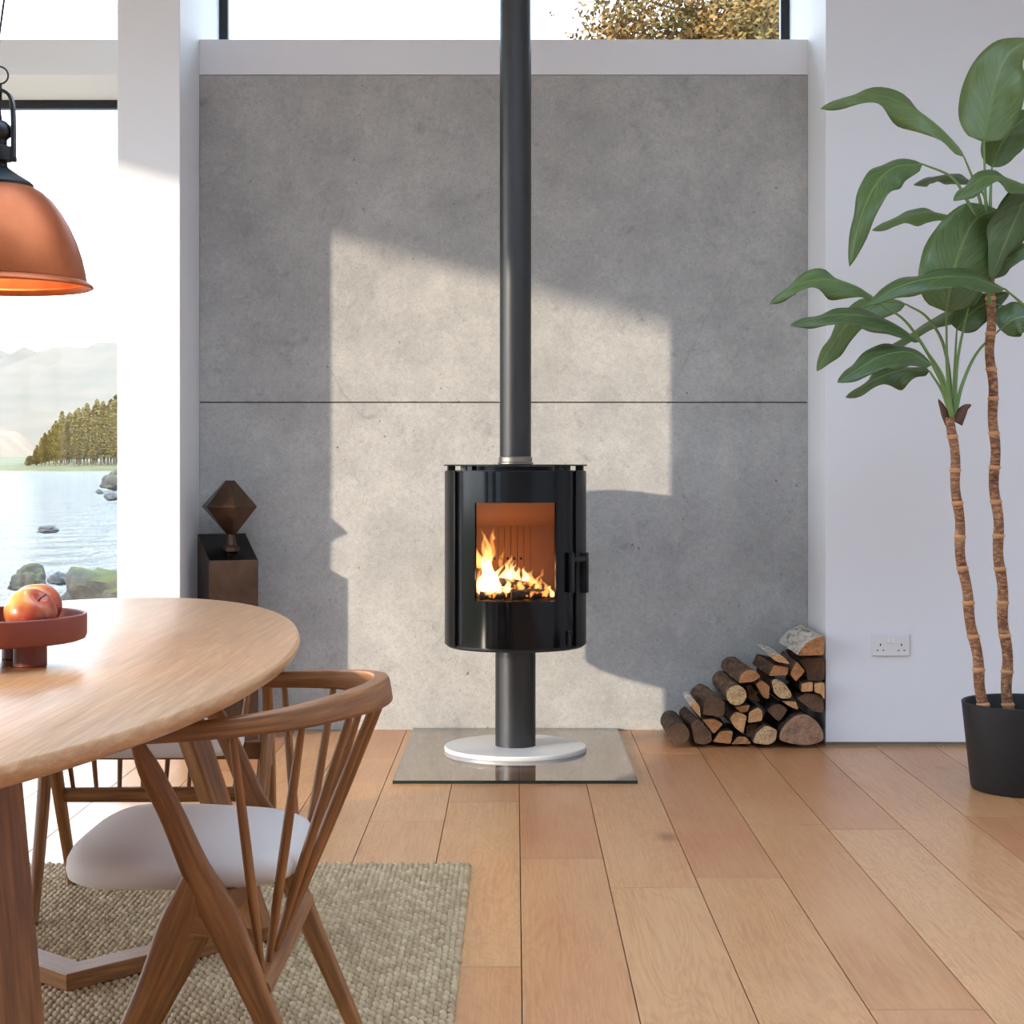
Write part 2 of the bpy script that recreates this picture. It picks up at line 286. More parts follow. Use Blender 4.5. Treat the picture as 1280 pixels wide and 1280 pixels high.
# ------------------------------------------------------------------ mesh helpers
class MB:
    def __init__(s): s.v = []; s.f = []; s.uv = []; s.mi = []; s.cur = 0
    def add(s, vs, fs, uvs=None):
        o = len(s.v); s.v += [tuple(v) for v in vs]
        for i, f in enumerate(fs):
            s.f.append([k + o for k in f]); s.mi.append(s.cur)
            s.uv.append(uvs[i] if uvs else [(0, 0)] * len(f))
        return s
    def box(s, a, b):
        (x0, y0, z0), (x1, y1, z1) = a, b
        vs = [(x0, y0, z0), (x1, y0, z0), (x1, y1, z0), (x0, y1, z0), (x0, y0, z1), (x1, y0, z1), (x1, y1, z1), (x0, y1, z1)]
        return s.add(vs, [(3, 2, 1, 0), (4, 5, 6, 7), (0, 1, 5, 4), (1, 2, 6, 5), (2, 3, 7, 6), (3, 0, 4, 7)])
    def loft(s, rings, cap=True, closed=True, ulen=None):
        n = len(rings[0]); vs = [Vector(p) for r in rings for p in r]; fs = []; uvs = []
        per = [0]
        for j in range(n): per.append(per[-1] + (Vector(rings[len(rings)//2][(j + 1) % n]) - Vector(rings[len(rings)//2][j])).length)
        us = [0]
        cen = [sum((Vector(p) for p in r), Vector()) / n for r in rings]
        for i in range(1, len(rings)): us.append(us[-1] + (cen[i] - cen[i - 1]).length)
        for i in range(len(rings) - 1):
            for j in range(n if closed else n - 1):
                k = (j + 1) % n
                fs.append((i * n + j, i * n + k, (i + 1) * n + k, (i + 1) * n + j))
                uvs.append([(us[i], per[j]), (us[i], per[j + 1]), (us[i + 1], per[j + 1]), (us[i + 1], per[j])])
        if cap:
            fs.append(tuple(reversed(range(n)))); uvs.append([(0, p) for p in per[:n]][::-1])
            b = (len(rings) - 1) * n; fs.append(tuple(range(b, b + n))); uvs.append([(us[-1], p) for p in per[:n]])
        return s.add(vs, fs, uvs)
    def tube(s, pts, rad, n=12, cap=True):
        pts = [Vector(p) for p in pts]
        if not hasattr(rad, '__len__'): rad = [rad] * len(pts)
        rings = []; ref = None
        for i, p in enumerate(pts):
            t = (pts[min(i + 1, len(pts) - 1)] - pts[max(i - 1, 0)]).normalized()
            if ref is None: ref = Vector((0, 0, 1)) if abs(t.z) < .9 else Vector((1, 0, 0))
            a = (ref - t * ref.dot(t)).normalized(); ref = a; b = t.cross(a)
            rings.append([p + (a * math.cos(2 * PI * k / n) + b * math.sin(2 * PI * k / n)) * rad[i] for k in range(n)])
        return s.loft(rings, cap)
    def lathe(s, prof, c=(0, 0, 0), n=48, cap=True):
        rings = [[(c[0] + r * math.cos(2 * PI * k / n), c[1] + r * math.sin(2 * PI * k / n), c[2] + z) for k in range(n)] for r, z in prof]
        return s.loft(rings, cap)
    def torus(s, c, R, r, ax, n=28, m=10):
        ax = Vector(ax).normalized(); u = ax.orthogonal().normalized(); w = ax.cross(u); rings = []
        for i in range(n + 1):
            a = 2 * PI * i / n; dr = u * math.cos(a) + w * math.sin(a)
            rings.append([Vector(c) + dr * (R + r * math.cos(2 * PI * k / m)) + ax * (r * math.sin(2 * PI * k / m)) for k in range(m)])
        return s.loft(rings, False)
    def build(s, name, mats, parent=None, smooth=None, bevel=0, seg=2, subsurf=0, origin=None, solid=0):
        me = bpy.data.meshes.new(name)
        vs = s.v
        if origin is not None: vs = [tuple(Vector(v) - Vector(origin)) for v in vs]
        me.from_pydata(vs, [], s.f)
        ul = me.uv_layers.new(name='UVMap')
        flat = [c for f in s.uv for uv in f for c in uv]
        ul.data.foreach_set('uv', flat)
        if not isinstance(mats, (list, tuple)): mats = [mats]
        for m in mats: me.materials.append(m)
        me.polygons.foreach_set('material_index', s.mi)
        bm = bmesh.new(); bm.from_mesh(me); bmesh.ops.recalc_face_normals(bm, faces=bm.faces); bm.to_mesh(me); bm.free()
        if smooth is not None:
            me.shade_smooth(); me.set_sharp_from_angle(angle=math.radians(smooth))
        o = bpy.data.objects.new(name, me); C.objects.link(o)
        if origin is not None: o.location = origin
        if parent: o.parent = parent
        if solid:
            md = o.modifiers.new('thickness', 'SOLIDIFY'); md.thickness = solid; md.offset = 0
        if bevel:
            md = o.modifiers.new('bevel', 'BEVEL'); md.width = bevel; md.segments = seg; md.limit_method = 'ANGLE'; md.angle_limit = math.radians(40)
        if subsurf:
            md = o.modifiers.new('smooth', 'SUBSURF'); md.levels = subsurf; md.render_levels = subsurf
        return o

def tag(o, label=None, cat=None, group=None, kind=None):
    if label: o['label'] = label
    if cat: o['category'] = cat
    if group: o['group'] = group
    if kind: o['kind'] = kind
    return o
def empty(name, loc, label=None, cat=None, group=None, kind=None, rz=0):
    o = bpy.data.objects.new(name, None); C.objects.link(o); o.location = loc; o.rotation_euler[2] = rz
    o.empty_display_size = .1
    return tag(o, label, cat, group, kind)
def child(o, root):
    """geometry given in world coordinates, root without rotation"""
    o.parent = root; o.location = Vector(o.location) - Vector(root.location); return o
def copy_tree(o, parent=None):
    c = o.copy(); C.objects.link(c)
    if parent: c.parent = parent
    for ch in list(o.children): copy_tree(ch, c)
    return c
def crom(pts, n):
    """Catmull-Rom through tuples of any width"""
    pts = [np.array(p, float) for p in pts]; q = [2 * pts[0] - pts[1]] + pts + [2 * pts[-1] - pts[-2]]; out = []
    seg = len(pts) - 1
    for i in range(n + 1):
        t = i / n * seg; k = min(int(t), seg - 1); u = t - k
        a, b, c, d = q[k:k + 4]
        out.append(.5 * ((2 * b) + (c - a) * u + (2 * a - 5 * b + 4 * c - d) * u ** 2 + (3 * b - a - 3 * c + d) * u ** 3))
    return out
def structure(o, label=None, cat=None): return tag(o, label, cat, None, 'structure')

# ------------------------------------------------------------------ room shell
XL, XR, YB, ZC = -4.0, 3.3, -3.0, 3.65
NL, NR, CL = -1.297, 1.2016, -1.54            # niche sides and the pier's outer face
Z_CON, Z_LEDGE = 2.689, 2.836

# floor: one mesh of individual oak boards with chamfered edges
fl = MB(); plank_val = []
W = .2298; x_edge = .0137
fixed = {0: [4.748], -1: [3.72], 1: [2.3], 2: [4.526], 3: [5.2], 4: [2.9], 5: [4.0, 6.62], 6: [5.32], -2: [5.25], -3: [4.35], -4: [5.9]}
rr = random.Random(3)
pal = {(0, 1): .52, (0, 0): .35, (1, 1): .3, (-1, 0): .05, (-1, 1): .28, (2, 1): .48, (2, 0): .85, (3, 1): .95, (3, 0): .4, (4, 1): .55}
k0 = int((XL - x_edge) / W) - 1; k1 = int((XR - x_edge) / W) + 1
for k in range(k0, k1 + 1):
    x0 = x_edge + k * W; x1 = x0 + W
    if x1 <= XL or x0 >= XR: continue
    x0 = max(x0, XL); x1 = min(x1, XR)
    js = sorted(fixed.get(k, [rr.uniform(3.2, 6.2)]))
    while js[0] > -1.2: js.insert(0, js[0] - rr.uniform(1.7, 2.3))
    while js[-1] < 6.3: js.append(js[-1] + rr.uniform(1.8, 2.4))
    ys = [YB] + [j for j in js if YB + .1 < j < 7.5] + [7.6]
    for i in range(len(ys) - 1):
        a, b = ys[i] + .0022, ys[i + 1] - .0022; xa, xb = x0 + .0012, x1 - .0012; c = .0005
        vs = [(xa, a, -.02), (xb, a, -.02), (xb, b, -.02), (xa, b, -.02), (xa, a, -c), (xb, a, -c), (xb, b, -c), (xa, b, -c),
              (xa + c, a + c, 0), (xb - c, a + c, 0), (xb - c, b - c, 0), (xa + c, b - c, 0)]
        fs = [(8, 9, 10, 11), (4, 5, 9, 8), (5, 6, 10, 9), (6, 7, 11, 10), (7, 4, 8, 11), (0, 1, 5, 4), (1, 2, 6, 5), (2, 3, 7, 6), (3, 0, 4, 7)]
        vis = sum(1 for y in ys[1:i + 1] if y > 3)
        fl.add(vs, fs); pv = pal.get((k, vis), rr.random()); plank_val += [pv] * len(fs)
fl.cur = 1; fl.box((XL, YB, -.12), (XR, 7.6, -.019)); plank_val += [0] * 6
floor = fl.build('floor', [MAT['floor'], MAT['black_void']])
at = floor.data.attributes.new('plank', 'FLOAT', 'FACE'); at.data.foreach_set('value', plank_val)
structure(floor, 'wide oak plank floor')

# concrete panel wall in the niche: two slabs with a horizontal joint, backing behind the joint
w = MB()
zj = 1.346
w.box((NL, D_WALL, 0), (NR, D_WALL + .12, zj - .002)); w.box((NL, D_WALL, zj + .002), (NR, D_WALL + .12, Z_CON))
wall = w.build('wall_back', MAT['concrete'], bevel=.003, seg=2)
structure(wall, 'grey concrete panel wall behind the stove')
jb = MB().box((NL, D_WALL + .012, zj - .01), (NR, D_WALL + .1, zj + .01)).build('panel_joint', MAT['soil'], wall)
lb = MB().box((NL, D_WALL + .12, 0), (NR, D_WIN + .1, Z_CON)).build('wall_core', MAT['white'], wall)
ledge = MB().box((NL, D_WALL - .001, Z_CON + .002), (NR, D_WIN + .1, Z_LEDGE)).build('trim_1', MAT['white'], bevel=.002)
structure(ledge, 'white ledge above the concrete wall')
pier = MB().box((CL, D_FRONT, 0), (NL, D_WIN + .1, ZC)).build('wall_pier', MAT['white'], bevel=.003); structure(pier, 'white pier between lake window and niche')
beam = MB().box((XL, D_WALL, Z_CON), (CL, D_WIN + .1, Z_LEDGE)).build('trim_2', MAT['white'], bevel=.002); structure(beam, 'white beam over the lake window')
wr = MB().box((NR, D_FRONT, .016), (XR, D_WIN + .1, ZC)).build('wall_right', MAT['white'], bevel=.002); structure(wr, 'white wall at the right of the niche')
bb = MB().box((NR + .002, D_FRONT + .015, 0), (XR, D_FRONT + .2, .0155)).build('baseboard_right', MAT['plinth']); structure(bb, 'recessed grey plinth strip')
side = MB().box((XR, YB, 0), (XR + .2, D_FRONT, ZC)).build('wall_side', MAT['white']); structure(side, 'white side wall')
ceil = MB(); sx0, sx1, sy0, sy1, zr = -1.8, 2.7, 1.1, 4.2, ZC + 1.2      # unseen roof light added for soft light, deep well keeps sun out
ceil.box((XL - .2, YB - .2, ZC), (XR + .2, sy0, ZC + .2)); ceil.box((XL - .2, sy1, ZC), (XR + .2, D_WIN + .3, ZC + .2))
ceil.box((XL - .2, sy0, ZC), (sx0, sy1, ZC + .2)); ceil.box((sx1, sy0, ZC), (XR + .2, sy1, ZC + .2))
ceil.box((sx0 - .1, sy0 - .1, ZC + .2), (sx0, sy1 + .1, zr)); ceil.box((sx1, sy0 - .1, ZC + .2), (sx1 + .1, sy1 + .1, zr))
ceil.box((sx0, sy0 - .1, ZC + .2), (sx1, sy0, zr)); ceil.box((sx0, sy1, ZC + .2), (sx1, sy1 + .1, zr))
ceil = ceil.build('ceiling', MAT['white']); structure(ceil, 'white ceiling with an unseen roof light')
# plain rear wall, left wall with the sun window; slot and near openings added for light
SUN = Vector((1.35, 1.0, -.371)).normalized()
rw = MB()
rw.box((XL, YB - .2, 0), (XR, YB, ZC))
rear = rw.build('wall_rear', MAT['white']); structure(rear, 'white rear wall')
lw = MB(); T = .08
wins = [(-2.7, .0, .0, 3.1), (.15, .95, 1.55, 1.95), (1.2, 2.45, 0, 3.1), (2.95, 3.469, 0, 1.3), (3.47, 6.9, .0, 2.94)]
y = YB
for (a, b, z0, z1) in wins:
    lw.box((XL - T, y, 0), (XL, a, ZC))
    if z0 > 0: lw.box((XL - T, a, 0), (XL, b, z0))
    lw.box((XL - T, a, z1), (XL, b, ZC)); y = b
lw.box((XL - T, y, 0), (XL, D_WIN + .1, ZC))
left = lw.build('wall_left', MAT['white']); structure(left, 'white left wall')

def window(n, a, b, fw, bars=(), label=None):
    """frame in the XZ plane between corners a and b (3-D), or in the YZ plane"""
    a, b = Vector(a), Vector(b); r = empty('window_%d' % n, (a + b) / 2, label, None, None, 'structure')
    f = MB(); alongx = abs(b.x - a.x) > abs(b.y - a.y); t = .05
    def bx(u0, u1, z0, z1, th=t):
        if alongx: f.box((u0, a.y - th / 2, z0), (u1, a.y + th / 2, z1))
        else: f.box((a.x - th / 2, u0, z0), (a.x + th / 2, u1, z1))
    u0, u1 = (a.x, b.x) if alongx else (a.y, b.y)
    bx(u0, u0 + fw, a.z, b.z); bx(u1 - fw, u1, a.z, b.z); bx(u0 + fw, u1 - fw, a.z, a.z + fw); bx(u0 + fw, u1 - fw, b.z - fw, b.z)
    for m in bars: bx(m - fw / 2, m + fw / 2, a.z + fw, b.z - fw)
    child(f.build('window_frame', MAT['black_frame'], None, bevel=.002), r)
    g = MB()
    if alongx: g.add([(u0 + fw, a.y, a.z + fw), (u1 - fw, a.y, a.z + fw), (u1 - fw, a.y, b.z - fw), (u0 + fw, a.y, b.z - fw)], [(0, 1, 2, 3)])
    else: g.add([(a.x, u0 + fw, a.z + fw), (a.x, u1 - fw, a.z + fw), (a.x, u1 - fw, b.z - fw), (a.x, u0 + fw, b.z - fw)], [(0, 1, 2, 3)])
    child(g.build('pane', MAT['pane']), r)
    return r
window(1, (XL, D_WIN, 0), (CL, D_WIN, Z_CON), .036, (), 'tall lake window with thin black frame')
window(2, (NL, D_WIN, Z_LEDGE - .04), (NR, D_WIN, ZC), .038, (), 'high window with black frame above the concrete wall')
window(3, (XL, D_WIN, Z_LEDGE), (CL, D_WIN, ZC), .036, (), 'high window above the beam')

gw = MB().box((-16.25, -9.4, -.5), (-4.5, -9, 6.9)).box((-20.0, -9.4, -.5), (-17.6, -9, 7.7)).build('wall_sun_block', MAT['white']); structure(gw, 'unseen tall wall added behind the house to block the sun')  # added out of view to block the sun; its gap feeds the slot opening
# ------------------------------------------------------------------ socket
def socket():
    c = P(1113, 806, D_FRONT); r = empty('wall_socket', (c.x, D_FRONT, c.z), 'white double power socket low on the right white wall', 'socket')
    MB().box((-.073, -.010, -.043), (.073, 0, .043)).build('face_plate', MAT['plastic'], r, bevel=.004)
    for sx in (-1, 1):
        sw = MB().box((-.006, -.0045, -.0105), (.006, .004, .0105)).build('switch', MAT['plastic'], r, bevel=.0015)
        sw.location = (sx * .0095 - .001, -.0105, .017); sw.rotation_euler[0] = math.radians(-8)
        for nm, (x, z, hw, hh) in (('earth_slot', (sx * .0405, .001, .0022, .0045)), ('pin_slot', (sx * .0405 - .011, -.0205, .0034, .002)), ('pin_slot', (sx * .0405 + .011, -.0205, .0034, .002))):
            MB().box((x - hw, -.0106, z - hh), (x + hw, -.009, z + hh)).build(nm, MAT['hole'], r)
socket()

# ------------------------------------------------------------------ hearth and stove
SD = 6.515
def hearth():
    m = MB(); m.box((-.418, 5.865, .0), (.418, 7.05, .011))
    m.mi = [2, 0, 1, 1, 1, 1]
    o = m.build('hearth_plate', [MAT['hearth_glass'], MAT['hearth_edge'], MAT['hearth_under']], bevel=0, origin=(0, 6.45, 0))
    o.location.z = .0005
    tag(o, 'clear glass hearth plate on the oak floor under the stove', 'hearth plate')
hearth()
def arc(mb, R0, R1, a0, a1, z0, z1, n=24):
    """solid ring sector, angle from the front (-Y) towards +X in degrees"""
    rings = []
    for i in range(n + 1):
        a = math.radians(a0 + (a1 - a0) * i / n); s_, c_ = math.sin(a), -math.cos(a)
        rings.append([(R1 * s_, R1 * c_, z0), (R1 * s_, R1 * c_, z1), (R0 * s_, R0 * c_, z1), (R0 * s_, R0 * c_, z0)])
    return mb.loft(rings)
def stove():
    r = empty('wood_stove', (0.001, SD, .0115), 'black cylindrical wood burning stove on a steel pedestal with tall flue', 'stove')
    R = .268; zo = -.0115
    B = lambda: MB()
    def z(v): return v + zo
    m = B().lathe([(R, 0), (R + .001, .003), (R + .001, .012), (R - .002, .016)], n=96); m.build('base_plate', MAT['disc'], r, smooth=30)
    m = B().lathe([(.0765, .016), (.0765, z(.41))], n=64); m.build('pedestal', MAT['flue'], r, smooth=30)
    m = B().lathe([(.2, z(.402)), (.255, z(.404)), (.262, z(.410)), (.262, z(.418))], n=96); m.build('bottom_plate', MAT['black_satin'], r, smooth=30)
    m = B(); arc(m, .244, .254, 36, 324, z(.418), z(1.066), 80); arc(m, .244, .254, -36, 36, z(.418), z(.588), 20); arc(m, .244, .254, -36, 36, z(.952), z(1.066), 20)
    m.lathe([(.0, z(1.058)), (.25, z(1.058)), (.262, z(1.062)), (.262, z(1.068)), (.15, z(1.068)), (.15, z(1.084)), (.0, z(1.084))], n=96)
    m.build('body', MAT['black_satin'], r, smooth=30)
    for sg in (-1, 1):
        m = B(); arc(m, .256, R, sg * 57.5, sg * 176, z(.414), z(1.066), 40); m.build('side_panel', MAT['black_satin'], r, smooth=30, bevel=.0015)
        m = B(); arc(m, .254, .262, sg * 47.8, sg * 54, z(.42), z(1.064), 6); m.build('trim_strip', MAT['black_gloss'], r, smooth=30)
    # door: curved black glass with a clear window
    m = B(); a = 47; wa = 34.3
    arc(m, .2555, .264, -a, -wa, z(.418), z(1.064), 10); arc(m, .2555, .264, wa, a, z(.418), z(1.064), 10)
    arc(m, .2555, .264, -wa, wa, z(.418), z(.590), 40); arc(m, .2555, .264, -wa, wa, z(.950), z(1.064), 40)
    door = m.build('door', MAT['black_gloss'], r, smooth=30)
    m = B(); n = 40; rg = []
    for i in range(n + 1):
        q = math.radians(-wa + 2 * wa * i / n); rg.append([(.259 * math.sin(q), -.259 * math.cos(q), z(.59)), (.259 * math.sin(q), -.259 * math.cos(q), z(.95))])
    m.loft(rg, False, False); m.build('door_glass', MAT['stove_glass'], door, smooth=60)
    m = B()
    def bar(q, z0, z1, hw, dep=.012):
        q = math.radians(q); c = Vector((.276 * math.sin(q), -.276 * math.cos(q), 0)); t = Vector((math.cos(q), math.sin(q), 0)); nn = Vector((math.sin(q), -math.cos(q), 0))
        rgs = [[c + t * sx * hw + nn * sy * dep + Vector((0, 0, zz)) for sx, sy in ((-1, -1), (1, -1), (1, 1), (-1, 1))] for zz in (z0, z1)]
        m.loft(rgs)
    bar(48.5, z(.618), z(.765), .006); bar(70, z(.612), z(.762), .011)
    rgs = []
    for q in range(48, 72, 2):
        q = math.radians(q); rgs.append([((.278 + e) * math.sin(q), -(.278 + e) * math.cos(q), zz) for e, zz in ((-.008, z(.731)), (.006, z(.731)), (.006, z(.748)), (-.008, z(.748)))])
    m.loft(rgs); m.build('door_handle', MAT['black_metal'], door, bevel=.002)
    m = B(); arc(m, .262, .272, 46, 48.5, z(.425), z(.476), 3); m.build('hinge', MAT['black_metal'], door)
    # lid carried on spacers
    m = B().lathe([(0, z(1.0845)), (.269, z(1.0845)), (.271, z(1.0855)), (.271, z(1.089)), (.269, z(1.09)), (0, z(1.09))], n=96); m.build('top_plate', MAT['black_satin'], r, smooth=30)
    for q in (-128, -76, -40, 40, 76, 128): arc(B(), .235, .262, q - 2.5, q + 2.5, z(1.068), z(1.0845), 4).build('spacer', MAT['black_metal'], r)
    m = B().lathe([(.058, z(1.09)), (.068, z(1.092)), (.068, z(1.097)), (.064, z(1.1)), (.064, z(1.117)), (.061, z(1.12)), (.056, z(1.12))], n=64); m.build('collar', MAT['collar'], r, smooth=30)
    m = B().lathe([(.0595, z(1.092)), (.0595, z(ZC - .001))], n=64); m.build('flue_pipe', MAT['flue'], r, smooth=30)
    # firebox lining
    m = B(); y1 = .115; yf = -.235
    edges = [-.15, -.0665, -.043, -.018, .008, .0325, .058, .15]
    for i in range(7): m.box((edges[i] + .0008, y1, z(.56)), (edges[i + 1] - .0008, y1 + .02, z(.855)))
    m.box((-.152, y1 + .021, z(.56)), (.152, y1 + .025, z(.97)))
    back = m.build('back_lining', MAT['lining'], r, bevel=.001)
    m = B()
    for x in (-.082, -.0555, -.03, -.0045, .021):
        m.tube([(x, y1 - .0008, z(.728)), (x, y1 + .006, z(.728))], .0055, 14)
    m.build('air_hole', MAT['black_void'], back)
    for sg in (-1, 1):
        m = B(); m.box((min(sg * .15, sg * .158), -.19, z(.56)), (max(sg * .15, sg * .158), y1 + .02, z(.97))); m.build('side_lining', MAT['lining'], r)
    m = B(); m.loft([[(-.15, -.2, z(.957)), (-.15, -.2, z(.966)), (.15, -.2, z(.966)), (.15, -.2, z(.957))], [(-.15, y1, z(.853)), (-.15, y1, z(.864)), (.15, y1, z(.864)), (.15, y1, z(.853))]]); m.build('baffle', MAT['lining'], r)
    m = B(); m.box((-.152, -.2, z(.565)), (.152, y1 + .02, z(.582))); m.build('grate', MAT['black_metal'], r)
stove()
# burning logs and flames
def S(x, y, z): return Vector((x, SD + y, z))
for i, (a, b, rd, lab) in enumerate([
        ((-.13, -.12, .603), (-.035, -.10, .604), .018, 'short charred log at the left front of the stove fire'),
        ((-.015, -.13, .606), (.125, -.11, .610), .021, 'longest charred log lying along the front of the stove fire'),
        ((-.09, -.03, .606), (.09, -.04, .604), .02, 'charred log hidden low behind the front logs in the stove'),
        ((-.06, -.075, .652), (.075, -.09, .630), .016, 'thin charred log resting across the top of the stove fire'),
        ((.02, -.06, .640), (.13, -.05, .622), .015, 'small charred log at the right back of the stove fire')]):
    pts = [S(*a).lerp(S(*b), k / 8) + Vector((0, 0, random.uniform(-.002, .002))) for k in range(9)]
    o = MB().tube(pts, [rd * random.uniform(.85, 1.1) for _ in pts], 12).build('burning_log', MAT['char'], smooth=50, origin=(S(*a) + S(*b)) / 2)
    tag(o, lab, 'log', 'burning logs inside the stove')
fire = empty('fire', S(-.03, -.09, .6), 'bright yellow flames licking up over charred logs behind the stove window', 'fire')
def tongue(x, y, z0, h, r, lean, ph, mat, flat=.6):
    m = MB(); rg = []; n = 14; ns = 18
    for i in range(ns + 1):
        t = i / ns; rad = r * (math.sin(PI * min(1, t ** .62 * .98 + .02)) ** .8) * (1 - .45 * t) + .0004
        cx = x + lean * t * t + r * .8 * math.sin(5.5 * t + ph) * t; cy = y + r * .3 * math.cos(4 * t + ph) * t
        ring = []
        for k in range(n):
            a = 2 * PI * k / n; q = rad * (1 + .35 * noise.noise(Vector((math.cos(a) * 1.5 + ph, math.sin(a) * 1.5, t * 7 + ph))))
            ring.append(S(cx + q * math.cos(a), cy + q * flat * math.sin(a), z0 + h * t))
        rg.append(ring)
    child(m.loft(rg).build('flame', mat, smooth=80), fire)
fr = random.Random(11)
T_ = [(-.108, -.10, .605, .135, .024, .012, .3, 'flame_core'), (-.085, -.06, .61, .13, .024, -.004, 1.3, 'flame_core'), (-.070, -.115, .605, .10, .022, .01, 2.1, 'flame_core'),
      (-.125, -.08, .60, .09, .017, -.008, 3.0, 'flame_core'), (-.048, -.05, .625, .085, .018, .008, 4.0, 'flame_core'), (-.105, -.03, .66, .165, .016, -.012, 5.0, 'flame'),
      (-.09, -.02, .72, .125, .011, .02, .8, 'flame_tip'), (-.112, -.05, .72, .10, .010, -.008, 1.9, 'flame'), (-.02, -.055, .645, .065, .013, .012, 2.6, 'flame_core'),
      (.01, -.05, .650, .05, .013, -.01, 3.3, 'flame_core'), (.035, -.06, .645, .055, .014, .01, .2, 'flame_core'), (.06, -.07, .635, .055, .014, .008, 1.2, 'flame'),
      (.08, -.08, .625, .05, .011, .012, 2.2, 'flame'), (-.055, -.03, .70, .07, .008, .012, 3.7, 'flame_tip'), (-.03, -.03, .70, .045, .009, .02, 4.6, 'flame'),
      (.115, -.10, .60, .055, .010, -.012, 5.2, 'flame'), (.137, -.11, .595, .04, .011, -.004, .6, 'flame_core'), (.02, -.135, .622, .04, .012, .01, 1.0, 'flame'),
      (-.135, -.10, .63, .08, .008, .01, 2.4, 'flame'), (.10, -.09, .67, .035, .005, .012, 1.5, 'flame_tip'), (-.03, -.13, .612, .05, .014, -.008, 4.4, 'flame_core'), (-.082, -.04, .805, .03, .006, .004, 1.1, 'flame'),
      (-.1, -.125, .6, .07, .02, .004, .1, 'flame_core')]
for k in range(16):
    x = fr.uniform(-.135, .14); b_ = max(0, 1 - (x + .135) / .2)
    T_.append((x, fr.uniform(-.12, -.03), fr.uniform(.60, .65 + .05 * b_), fr.uniform(.035, .06 + .07 * b_), fr.uniform(.006, .012 + .006 * b_), fr.uniform(-.015, .02), fr.uniform(0, 6), fr.choice(('flame', 'flame_core'))))
for (x, y, z0, h, rd, le, ph, mt) in T_: tongue(x, y, z0, h * 1.15, rd * 1.25, le, ph, MAT[mt])
for nm, loc, e in (('fire_light', S(-.075, -.10, .70), .36), ('ember_light', S(.04, -.12, .67), .2)):
    ld = bpy.data.lights.new(nm, 'POINT'); ld.energy = e; ld.color = (1, .62, .32); ld.shadow_soft_size = .03
    lo = bpy.data.objects.new(nm, ld); C.objects.link(lo); lo.location = loc

# ------------------------------------------------------------------ bronze plinth and sculpture
PR = math.radians(23.5)
PC = Vector((-1.148, 6.865, 0))
def plinth():
    r = empty('sculpture_plinth', PC, 'dark bronze plinth with sloping top standing in the niche corner', 'plinth', rz=PR)
    h = .099; zf, zb = .712, .812
    m = MB(); rg = [[(-h, -h, 0), (h, -h, 0), (h, h, 0), (-h, h, 0)], [(-h, -h, zf), (h, -h, zf), (h, h, zb), (-h, h, zb)]]
    m.loft(rg); m.build('body', MAT['bronze'], r, bevel=.002)
    e = .001; k = h - .004; sl = (zb - zf) / (2 * h)
    m = MB(); zz = lambda yy: zf + (yy + h) * sl + e
    m.loft([[(-k, -k, zz(-k) - .003), (k, -k, zz(-k) - .003), (k, k, zz(k) - .003), (-k, k, zz(k) - .003)], [(-k, -k, zz(-k)), (k, -k, zz(-k)), (k, k, zz(k)), (-k, k, zz(k))]])
    m.build('top_panel', MAT['bronze_top'], r)
plinth()
def sculpture():
    c = Vector((PC.x + .008, PC.y - .005, .757))
    r = empty('faceted_sculpture', c, 'faceted bronze diamond sculpture on the dark plinth', 'sculpture')
    zw = P(284, 633, 6.86).z - c.z; zt = P(284, 600.5, 6.86).z - c.z; zb = P(288, 669, 6.86).z - c.z
    m = MB(); n = 6; a0 = math.radians(-70)
    ring = lambda rad, z, dx=0: [(dx + rad * math.cos(a0 + 2 * PI * k / n), rad * math.sin(a0 + 2 * PI * k / n), z) for k in range(n)]
    m.loft([ring(.016, zb, .008), ring(.116, zw), ring(.020, zt, .002)]); m.build('diamond', MAT['bronze'], r, bevel=.0015)
    m = MB().lathe([(.035, -.012), (.035, .004), (.026, .010), (.020, .03), (.016, zb + .012)], (.006, 0, 0), n=32); m.build('foot', MAT['bronze'], r, smooth=40)
sculpture()

